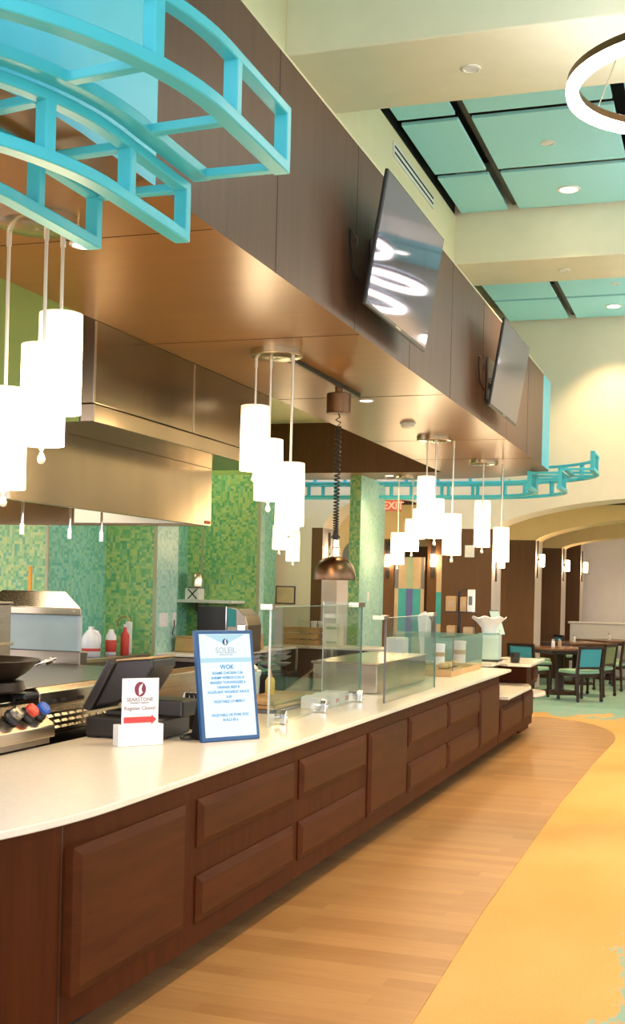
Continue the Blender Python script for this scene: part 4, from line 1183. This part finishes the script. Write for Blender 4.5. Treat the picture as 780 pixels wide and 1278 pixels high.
# cables
pts = [(-2.60, 5.80, .868), (-2.54, 5.74, .868), (-2.50, 5.62, .868), (-2.56, 5.56, .868), (-2.60, 5.66, .868), (-2.52, 5.80, .90), (-2.46, 5.86, .95), (-2.41, 5.87, .96)]
def smooth_path(pts, k=6):
    out = []
    P_ = [Vector(p) for p in pts]
    P_ = [P_[0]] + P_ + [P_[-1]]
    for i in range(1, len(P_) - 2):
        for j in range(k):
            t = j / k
            a, b, c, d = P_[i - 1], P_[i], P_[i + 1], P_[i + 2]
            out.append(.5 * ((2 * b) + (c - a) * t + (2 * a - 5 * b + 4 * c - d) * t * t + (3 * b - a - 3 * c + d) * t ** 3))
    out.append(P_[-2])
    return out
tag(MB().tube(smooth_path(pts), .006, 6).build('cable', M['black_plastic'], None, smooth=60), 'black cable looping from register toward the menu screen', 'cable', 'black cables')
pts = [(-2.60, 5.72, .868), (-2.55, 5.66, .868), (-2.50, 5.72, .868), (-2.47, 5.80, .868), (-2.46, 5.72, .869), (-2.455, 5.64, .869)]
t = tag(MB().tube(smooth_path(pts), .005, 6).build('cable', M['black_plastic'], None, smooth=60), 'short black cable with a plug lying left of the menu screen', 'cable', 'black cables')
MB().box(-2.475, -2.435, 5.60, 5.64, .862, .885).build('plug', M['black_plastic'], t, bevel=.003)

# ------------------------------------------------------------------ goods at the far end of the counter
bt = thing('service_bench', 'serving bench behind the display case carrying the tiered rack', 'bench', (-3.2, 12.45, 0))
MB().box(0, .95, 0, .55, .86, .90).build('top', M['counter'], bt, bevel=.004)
MB().box(.03, .74, .03, .52, 0, .86).build('body', M['cherry'], bt)
rk = thing('tiered_rack', 'black two-tier wire rack holding boxes behind the display case', 'rack', (-2.68, 12.8, .901))
MB().cyl((0, 0, 0), (0, 0, .735), .016, n=14).build('pole', M['black_plastic'], rk, smooth=40)
MB().tube([(0, .0, .72), (.03, 0, .75), (.10, 0, .745), (.12, 0, .70)], .008, 8).build('hook', M['black_plastic'], rk, smooth=60)
for z in (.22, .505):
    s_ = MB().box(-.15, .17, -.13, .13, z, z + .012)
    s_.build('shelf', M['grey_plastic'], rk, bevel=.003)
MB().lathe([(0, 0), (.11, 0), (.11, .012), (.02, .02)], n=24).build('foot', M['black_plastic'], rk, smooth=40)
MB().cyl((.155, .10, .22), (.155, .10, .505), .006).build('strut', M['black_plastic'], rk)
for k, (x, z, w, h, mname, lab) in enumerate(((-.135, .518, .11, .16, 'copper', 'orange-brown box on the top tier left of the rack pole'), (.02, .518, .07, .155, 'card', 'tan box on the top tier right of the rack pole'),
                                     (.10, .518, .065, .235, 'paper', 'tall white leaflet box on the top tier of the rack'), (-.12, .233, .09, .13, 'card', 'brown box on the lower tier of the rack'), (.06, .233, .11, .12, 'taupe', 'pale brown box on the lower tier of the rack'))):
    t = thing('product_box', lab, 'box', (-2.68 + x, 12.72, .901 + z), 0, 'boxes on the tiered rack')
    MB().box(0, w, 0, .10, 0, h).build('body', M['card'] if mname == 'copper' else M[mname], t, bevel=.003)
    MB().box(w * .2, w * .8, -.002, 0, h * .3, h * .7).build('print', M['taupe'] if mname != 'paper' else M['tap_grey'], t)
    MB().box(w * .1, w * .9, .02, .08, h, h + .004).build('flap', M['kraft'], t)
bw = thing('wavy_bowl', 'white wavy-rimmed bowl on a glass plinth beyond the display case', 'bowl', (-2.35, 12.76, 1.2))
b = MB(); vs = []; fs = []; n_ = 48
for r_, h_, w_ in ((.07, 0, 0), (.075, .01, 0), (.08, .05, .0), (.125, .11, .004), (.185, .165, .010), (.18, .168, .010), (.115, .115, .004), (.07, .055, 0), (.05, .02, 0)):
    for k in range(n_):
        a = 2 * PI * k / n_
        vs.append((r_ * math.cos(a), r_ * math.sin(a), h_ + w_ * math.sin(7 * a)))
for j in range(8):
    for k in range(n_):
        fs.append((j * n_ + k, j * n_ + (k + 1) % n_, (j + 1) * n_ + (k + 1) % n_, (j + 1) * n_ + k))
fs += [tuple(range(n_))[::-1], tuple(8 * n_ + k for k in range(n_))]
b.add(vs, fs).build('bowl_body', M['paper'], bw, smooth=60)
MB().box(-.10, .10, -.10, .10, -.018, -.001).build('base_tray', M['glass_edge'], bw, bevel=.003)
bs = thing('bowl_stand', 'bluish glass plinth under the white wavy bowl', 'plinth', (-2.35, 12.76, .901))
MB().box(-.11, .12, -.11, .11, .02, .28).build('body', M['glass_frost'], bs, bevel=.005)
MB().box(-.12, .13, -.12, .12, 0, .02).build('foot', M['grey_plastic'], bs)
tb = thing('tablet_stand', 'small tablet on a stand beside the white wavy bowl', 'tablet', (-2.40, 13.75, .861), math.radians(70))
TT = Matrix.Translation((0, 0, .30)) @ Matrix.Rotation(math.radians(-20), 4, 'X')
MB(TT).box(-.11, .11, 0, .012, -.02, .28).build('tablet_body', M['black_plastic'], tb, bevel=.004)
MB(TT).box(-.10, .10, -.0015, 0, -.01, .27).build('screen', M['glass_frost'], tb)
MB().cyl((0, .02, 0), (0, .02, .34), .014).build('pole', M['steel'], tb, smooth=40)
MB().lathe([(.09, 0), (.09, .01), (0, .014)], n=24).build('foot', M['steel'], tb, smooth=40)
t = thing('dark_cup', 'small black cup on the white top of the cashier stand', 'cup', (-2.16, 13.35, .861))
MB().lathe([(.045, 0), (.05, .005), (.055, .11), (.05, .11), (.046, .01), (0, .01)], n=24).build('cup_body', M['black_plastic'], t, smooth=45)
MB().lathe([(.0505, .05), (.0545, .052), (.0548, .066), (.0515, .068)], n=24).build('band', M['grey_plastic'], t, smooth=45)
# white paper goods inside / behind the display case
pgd = thing('paper_towel', 'folded white cloth towel standing behind the glass guard', 'towel', (-3.0, 12.6, .901))
MB().hexa([(-.05, 0, 0), (.05, 0, 0), (.04, .1, 0), (-.05, .1, 0)], [(-.10, .0, .47), (.0, .0, .53), (.05, .08, .40), (-.04, .1, .36)]).build('cloth', M['paper'], pgd, bevel=.015)
MB().box(-.06, .06, -.01, .11, 0, .02).build('base', M['white'], pgd)
for k, (x, y, w, h, lab) in enumerate(((-3.12, 11.4, .19, .30, 'tall white box standing behind the glass guard'), (-2.62, 11.6, .11, .20, 'white canister in the middle of the display case'), (-2.50, 12.0, .12, .22, 'white canister at the far end of the display case'))):
    t = thing('white_box' if k == 0 else 'canister', lab, 'box' if k == 0 else 'canister', (x, y, .916 if k else .861), 0)
    if k == 0:
        MB().box(0, w, 0, .2, 0, h).build('body', M['paper'], t, bevel=.006)
        MB().box(.01, w - .01, .01, .19, h, h + .008).build('lid', M['white'], t)
    else:
        MB().lathe([(w / 2, 0), (w / 2, h * .9), (w / 2 + .004, h * .9), (w / 2 + .004, h), (0, h)], n=24).build('body', M['paper'], t, smooth=35)
        MB().lathe([(w / 2 + .001, h * .4), (w / 2 + .002, h * .6)], n=24).build('label_band', M['taupe'], t, smooth=35)
for k in range(5):
    t = thing('pastry', ['first pastry from the near end of the display case', 'second pastry from the near end of the display case', 'third pastry from the near end of the display case', 'fourth pastry from the near end of the display case', 'fifth pastry from the near end of the display case'][k], 'pastry', (-2.44 + .02 * (k % 2), 10.98 + k * .12, .916), k * .7, 'pastries in the display case')
    MB().lathe([(0, 0), (.04, .004), (.05, .025), (.035, .05), (0, .058)], n=16).build('dough', M['bread'], t, smooth=60)

# ------------------------------------------------------------------ wall items beyond the counter
t = thing('exit_sign', 'red lit EXIT sign hanging beside the green tiled fin', 'exit sign', (-4.62, 17.2, 2.86))
MB().box(-.12, .12, -.02, .02, -.085, .085).build('housing', M['exit_box'], t, bevel=.004)
text('lettering', 'EXIT', .155, M['exit_red'], t, Matrix.Translation((0, -.022, 0)) @ FX)
MB().cyl((0, 0, .085), (0, 0, .135), .008).build('stem', M['white'], t)
t = thing('thermostat', 'square white thermostat with round dial on the brown pier', 'thermostat', (-3.43, 17.0, 2.20))
MB().box(-.068, .068, -.03, 0, -.085, .085).build('body', M['white'], t, bevel=.006)
MB().lathe([(0, -.034), (.04, -.034), (.044, -.03)], (0, 0, .01), 24, 'y').build('dial', M['counter'], t, smooth=40)
t = thing('framed_picture', 'small pale print in a dark frame on the tan far wall', 'picture', (-6.20, 17.0, 1.51))
MB().box(-.155, .155, -.02, 0, -.135, .135).build('frame', M['frame_navy'], t, bevel=.003)
MB().box(-.137, .137, -.0225, -.02, -.117, .117).build('print', M['art'], t)
def sconce(label, x, y, z, ax):
    t = thing('wall_sconce', label, 'wall sconce', (x, y, z), 0, 'glowing wall sconces')
    s_ = 1
    if ax == 'x':
        MB().box(0, .02, -.035, .035, -.32, .32).build('backplate', M['black_plastic'], t, bevel=.004)
        MB().box(.02, .06, -.015, .015, -.02, .02).build('arm', M['black_plastic'], t)
        MB().lathe([(.036, -.105), (.042, -.095), (.042, .095), (.036, .105)], (.085, 0, -.02), 24).build('shade', M['sconce_glow'], t, smooth=40)
    else:
        MB().box(-.035, .035, -.02, 0, -.32, .32).build('backplate', M['black_plastic'], t, bevel=.004)
        MB().box(-.015, .015, -.06, -.02, -.02, .02).build('arm', M['black_plastic'], t)
        MB().lathe([(.036, -.105), (.042, -.095), (.042, .095), (.036, .105)], (.02, -.085, -.02), 24).build('shade', M['sconce_glow'], t, smooth=40)
    return t
sconce('glowing sconce on the second brown pier in the dining area', -3.03, 20.8, 2.20, 'x')
sconce('glowing sconce on the third brown pier in the dining area', -2.94, 23.6, 2.18, 'x')
sconce('glowing sconce on the fourth pier, next to the pale end wall', -2.83, 25.8, 2.2, 'x')
sconce('glowing sconce on the narrow pier left of the heat lamp', -5.64, 17.3, 2.14, 'x')
sconce('glowing sconce on the narrow pier left of the woven hanging', -5.62, 20.6, 2.15, 'y')
sconce('glowing sconce on the narrow pier right of the woven hanging', -4.80, 20.6, 2.17, 'y')
sconce('sconce on the first brown pier, mostly behind the last pendant', -3.11, 17.3, 2.1, 'x')

def hanging(label, x, y, cells):
    t = thing('wall_hanging', label, 'wall hanging', (x, y, 0), 0, 'colour-block wall hangings')
    for (x0, x1, z0, z1, mname) in cells:
        MB().box(x0, x1, -.012, 0, z0, z1).build('panel', M[mname], t, bevel=.002)
    MB().box(min(c[0] for c in cells), max(c[1] for c in cells), 0, .012, .3, max(c[3] for c in cells)).build('backing', M['taupe'], t)
    return t
hanging('tall colour-block hanging with teal and purple squares between two sconces', -5.5, 20.57,
        [(.03, .10, 1.65, 2.2, 'tap_grey'), (.10, .24, 1.65, 2.2, 'taupe'), (.24, .36, 1.65, 2.2, 'tap_sage'), (.36, .50, 1.65, 2.2, 'taupe'), (.50, .56, 1.65, 2.2, 'tap_grey'),
         (.03, .10, .4, 1.65, 'taupe'), (.10, .24, .9, 1.65, 'tap_teal'), (.24, .36, .9, 1.65, 'tap_purple'), (.36, .50, .9, 1.65, 'tap_teal'), (.50, .56, .4, 1.65, 'taupe'), (.10, .24, .4, .9, 'tap_sage'), (.24, .36, .4, .9, 'tap_teal'), (.36, .50, .4, .9, 'tap_sage')])
hanging('narrow colour-block strip beside the brown thermostat pier', -4.72, 20.55,
        [(.0, .11, 1.6, 2.25, 'taupe'), (.0, .11, 1.05, 1.6, 'tap_teal'), (.0, .11, .4, 1.05, 'taupe')])
hanging('colour-block hanging seen below the bronze heat lamp', -6.55, 20.57,
        [(.0, .26, .4, 1.8, 'lilac'), (.26, .36, 1.55, 1.8, 'tap_grey'), (.26, .36, .4, 1.55, 'taupe'), (.36, .60, .4, 1.55, 'tap_teal')])
w = MB().prismY([(-6.45, 1.85)] + [(-6.15 + .3 * math.cos(a), 2.2 + .3 * math.sin(a)) for a in [PI - PI * i / 14 for i in range(15)]] + [(-5.85, 1.85)], 20.57, 20.60)
struct(w.build('window_20', M['window_grey']))

# ------------------------------------------------------------------ dining furniture
def make_table(label, x, y, rz):
    t = thing('dining_table', label, 'table', (x, y, 0), rz, 'dark square dining tables')
    MB().box(-.46, .46, -.46, .46, .715, .755).build('table_top', M['table_wood'], t, bevel=.008)
    MB().box(-.40, .40, -.40, .40, .66, .715).build('apron', M['dark_wood'], t)
    MB().lathe([(.09, .04), (.075, .10), (.07, .6), (.10, .66)], n=20).build('pedestal', M['dark_wood'], t, smooth=40)
    MB().lathe([(.30, 0), (.31, .015), (.28, .045), (.10, .06), (0, .06)], n=32).build('base', M['dark_wood'], t, smooth=40)
    return t
tab = make_table('nearest dark dining table with salt and pepper, beyond the cashier stand', -2.50, 19.95, math.radians(40))
def make_chair(label, x, y, rz, back='teal_fabric', seat='seat_fabric', group='dining chairs'):
    t = thing('dining_chair', label, 'chair', (x, y, 0), rz, group)
    hw = .235
    st_ = MB().hexa([(-hw, -.23, .42), (hw, -.23, .42), (hw, .24, .42), (-hw, .24, .42)], [(-hw + .01, -.22, .475), (hw - .01, -.22, .475), (hw - .01, .23, .475), (-hw + .01, .23, .475)])
    st_.build('seat', M[seat], t, bevel=.02, seg=3)
    MB().box(-hw + .01, hw - .01, -.22, .22, .37, .42).build('seat_frame', M['dark_wood'], t, bevel=.004)
    bp = MB().hexa([(-hw + .035, -.235, .52), (hw - .035, -.235, .52), (hw - .035, -.20, .52), (-hw + .035, -.20, .52)], [(-hw + .035, -.275, .80), (hw - .035, -.275, .80), (hw - .035, -.24, .80), (-hw + .035, -.24, .80)])
    bp.build('back_panel', M[back], t, bevel=.01)
    MB().box(-hw, hw, -.29, -.245, .80, .845).build('top_rail', M['dark_wood'], t, bevel=.006)
    MB().box(-hw, hw, -.25, -.215, .495, .525).build('lower_rail', M['dark_wood'], t, bevel=.004)
    for sx in (-1, 1):
        x0 = sx * (hw - .012)
        l = MB().hexa([(x0 - .016, -.27, .045), (x0 + .016, -.27, .045), (x0 + .016, -.235, .045), (x0 - .016, -.235, .045)], [(x0 - .02, -.25, .46), (x0 + .02, -.25, .46), (x0 + .02, -.205, .46), (x0 - .02, -.205, .46)])
        l.hexa([(x0 - .02, -.25, .46), (x0 + .02, -.25, .46), (x0 + .02, -.205, .46), (x0 - .02, -.205, .46)], [(x0 - .018, -.29, .83), (x0 + .018, -.29, .83), (x0 + .018, -.25, .83), (x0 - .018, -.25, .83)])
        rl = l.build('leg', M['dark_wood'], t, bevel=.004)
        fl = MB().hexa([(x0 - .016, .20, .045), (x0 + .016, .20, .045), (x0 + .016, .232, .045), (x0 - .016, .232, .045)], [(x0 - .022, .19, .42), (x0 + .022, .19, .42), (x0 + .022, .235, .42), (x0 - .022, .235, .42)]).build('leg', M['dark_wood'], t, bevel=.004)
        MB().lathe([(.027, -.014), (.027, .014)], (x0, -.252, .028), 16, 'x').build('caster', M['black_plastic'], rl, smooth=40)
        MB().lathe([(.027, -.014), (.027, .014)], (x0, .216, .028), 16, 'x').build('caster', M['black_plastic'], fl, smooth=40)
    return t
c0 = make_chair('dining chair with teal back and mint seat in front of the nearest table', -2.06, 18.84, math.radians(45))
R_ = math.radians
dup(c0, (-2.86, 19.05, 0), R_(-22), 'teal-backed chair left of the nearest table, behind the cashier stand', 'dining chairs')
dup(c0, (-3.05, 20.7, 0), R_(-135), 'chair with teal back beyond the left corner of the nearest table', 'dining chairs')
c1 = make_chair('olive-backed chair just right of the front teal chair', -1.93, 19.85, R_(72), 'olive_fabric', 'seat_fabric')
tab2 = dup(tab, (-2.50, 22.3, 0), R_(42), 'second dark dining table, behind the nearest one', 'dark square dining tables')
dup(c1, (-1.80, 21.2, 0), R_(80), 'olive-backed chair at the right of the second table', 'dining chairs')
dup(c0, (-3.2, 21.7, 0), R_(-50), 'chair with teal back at the left of the second table', 'dining chairs')
dup(c0, (-1.66, 22.3, 0), R_(100), 'teal chair beyond the second table at the right edge', 'dining chairs')
tab3 = dup(tab, (-2.05, 24.0 - .1, 0), R_(45), 'farthest dark table before the low white half wall', 'dark square dining tables')
dup(c0, (-1.15, 21.75, 0), R_(15), 'teal chair at the very right edge, back toward the aisle', 'dining chairs')
dup(c0, (-2.72, 23.4, 0), R_(-60), 'teal chair at the left of the farthest table', 'dining chairs')
for k, (x, y, lab) in enumerate(((-2.60, 19.85, 'left of the pair of shakers on the nearest table'), (-2.50, 19.87, 'right of the pair of shakers on the nearest table'), (-2.54, 22.2, 'shaker on the second table'), (-2.06, 23.85, 'shaker on the farthest table'))):
    t = thing('salt_shaker', 'glass salt or pepper shaker, ' + lab, 'shaker', (x, y, .756), 0, 'table shakers')
    MB().lathe([(.028, 0), (.03, .005), (.027, .09), (.022, .10)], n=16).build('jar', M['paper'] if k != 1 else M['taupe'], t, smooth=45)
    MB().lathe([(.024, .10), (.024, .125), (.012, .135), (0, .135)], n=16).build('cap', M['chrome'], t, smooth=45)

# ------------------------------------------------------------------ light
def lamp(kind, loc, energy, col, size=.1, rot=None, sx=None, sy=None, spot=None):
    d = bpy.data.lights.new('lamp_light', kind)
    d.energy = energy; d.color = col
    if kind == 'AREA':
        d.shape = 'RECTANGLE'; d.size = sx; d.size_y = sy
    elif kind == 'SPOT':
        d.spot_size = math.radians(spot); d.spot_blend = .6; d.shadow_soft_size = size
    else:
        d.shadow_soft_size = size
    o = bpy.data.objects.new('lamp_light', d); COL.objects.link(o)
    o.location = loc
    if rot: o.rotation_euler = rot
    return o
WARM = (1., .72, .38)
for x, y, e in ((-1.463, 11.51, 420), (-1.46, 16.35, 200), (.3, 11.51, 420), (2.1, 11.51, 250), (3.9, 11.51, 200), (1.4, 16.35, 250), (.35, 6.0, 650), (2.1, 6.0, 300)):
    lamp('SPOT', (x, y, PZ - .03), e, WARM, .09, None, spot=100)
for x, y in ((-2.674, 4.66), (-2.684, 9.09)):
    lamp('SPOT', (x, y, SB - .03), 25, WARM, .05, None, spot=110)
lamp('SPOT', (-4.15, 15.2, SB - .03), 25, WARM, .05, None, spot=120)

for k, (x, y) in enumerate(((-4.9, 10.6), (-5.9, 12.9), (-5.7, 9.4), (-4.75, 9.3))):  # added glowing panels, kept out of view, to brighten the kitchen
    t = thing('ceiling_fill_panel', 'added flat square fill light over the kitchen, hidden above the soffit line', 'ceiling light', (x, y, 3.77), 0, 'added kitchen fill lights')
    MB().box(-.32, .32, -.32, .32, -.02, 0).build('frame', M['white'], t)
    MB().box(-.29, .29, -.29, .29, -.025, -.02).build('diffuser', M['kitchen_fill'], t)
for k, (x, y) in enumerate(((-1.4, 18.6), (-1.2, 19.8), (-1.6, 22.3), (-1.2, 25.3), (-4.6, 19.2), (-6.2, 18.9), (1., 19.), (1., 22.3))):  # added downlights with spots to brighten the dining area
    disc('recessed_downlight', 'added round downlight in the low dining ceiling, brightening the space behind the arches', 'downlight', x, y, 3.2, .09, True, 'added dining downlights')
    lamp('SPOT', (x, y, 3.16), 90, WARM, .07, None, spot=130)
world = bpy.data.worlds.new('sky'); sc.world = world
world.use_nodes = True
nt = world.node_tree
bg = nt.nodes['Background']
tc = nt.nodes.new('ShaderNodeTexCoord'); sx_ = nt.nodes.new('ShaderNodeSeparateXYZ')
nt.links.new(tc.outputs['Generated'], sx_.inputs[0])
rp_ = nt.nodes.new('ShaderNodeValToRGB')
rp_.color_ramp.elements[0].position = .45; rp_.color_ramp.elements[0].color = (.46, .42, .36, 1)
rp_.color_ramp.elements[1].position = .60; rp_.color_ramp.elements[1].color = (.82, .84, 1.0, 1)
mm = nt.nodes.new('ShaderNodeMath'); mm.operation = 'MULTIPLY_ADD'; mm.inputs[1].default_value = .5; mm.inputs[2].default_value = .5
nt.links.new(sx_.outputs[2], mm.inputs[0]); nt.links.new(mm.outputs[0], rp_.inputs[0]); nt.links.new(rp_.outputs[0], bg.inputs[0])
bg.inputs[1].default_value = 2.8

vs_ = sc.view_settings
vs_.view_transform = 'Standard'; vs_.look = 'None'; vs_.gamma = 1.0; vs_.use_curve_mapping = False
vs_.exposure = 0.6
cy_ = sc.cycles
cy_.use_denoising = True
cy_.max_bounces = 8; cy_.diffuse_bounces = 4; cy_.glossy_bounces = 4; cy_.transparent_max_bounces = 16
cy_.sample_clamp_indirect = 6.0
cy_.caustics_reflective = False; cy_.caustics_refractive = False
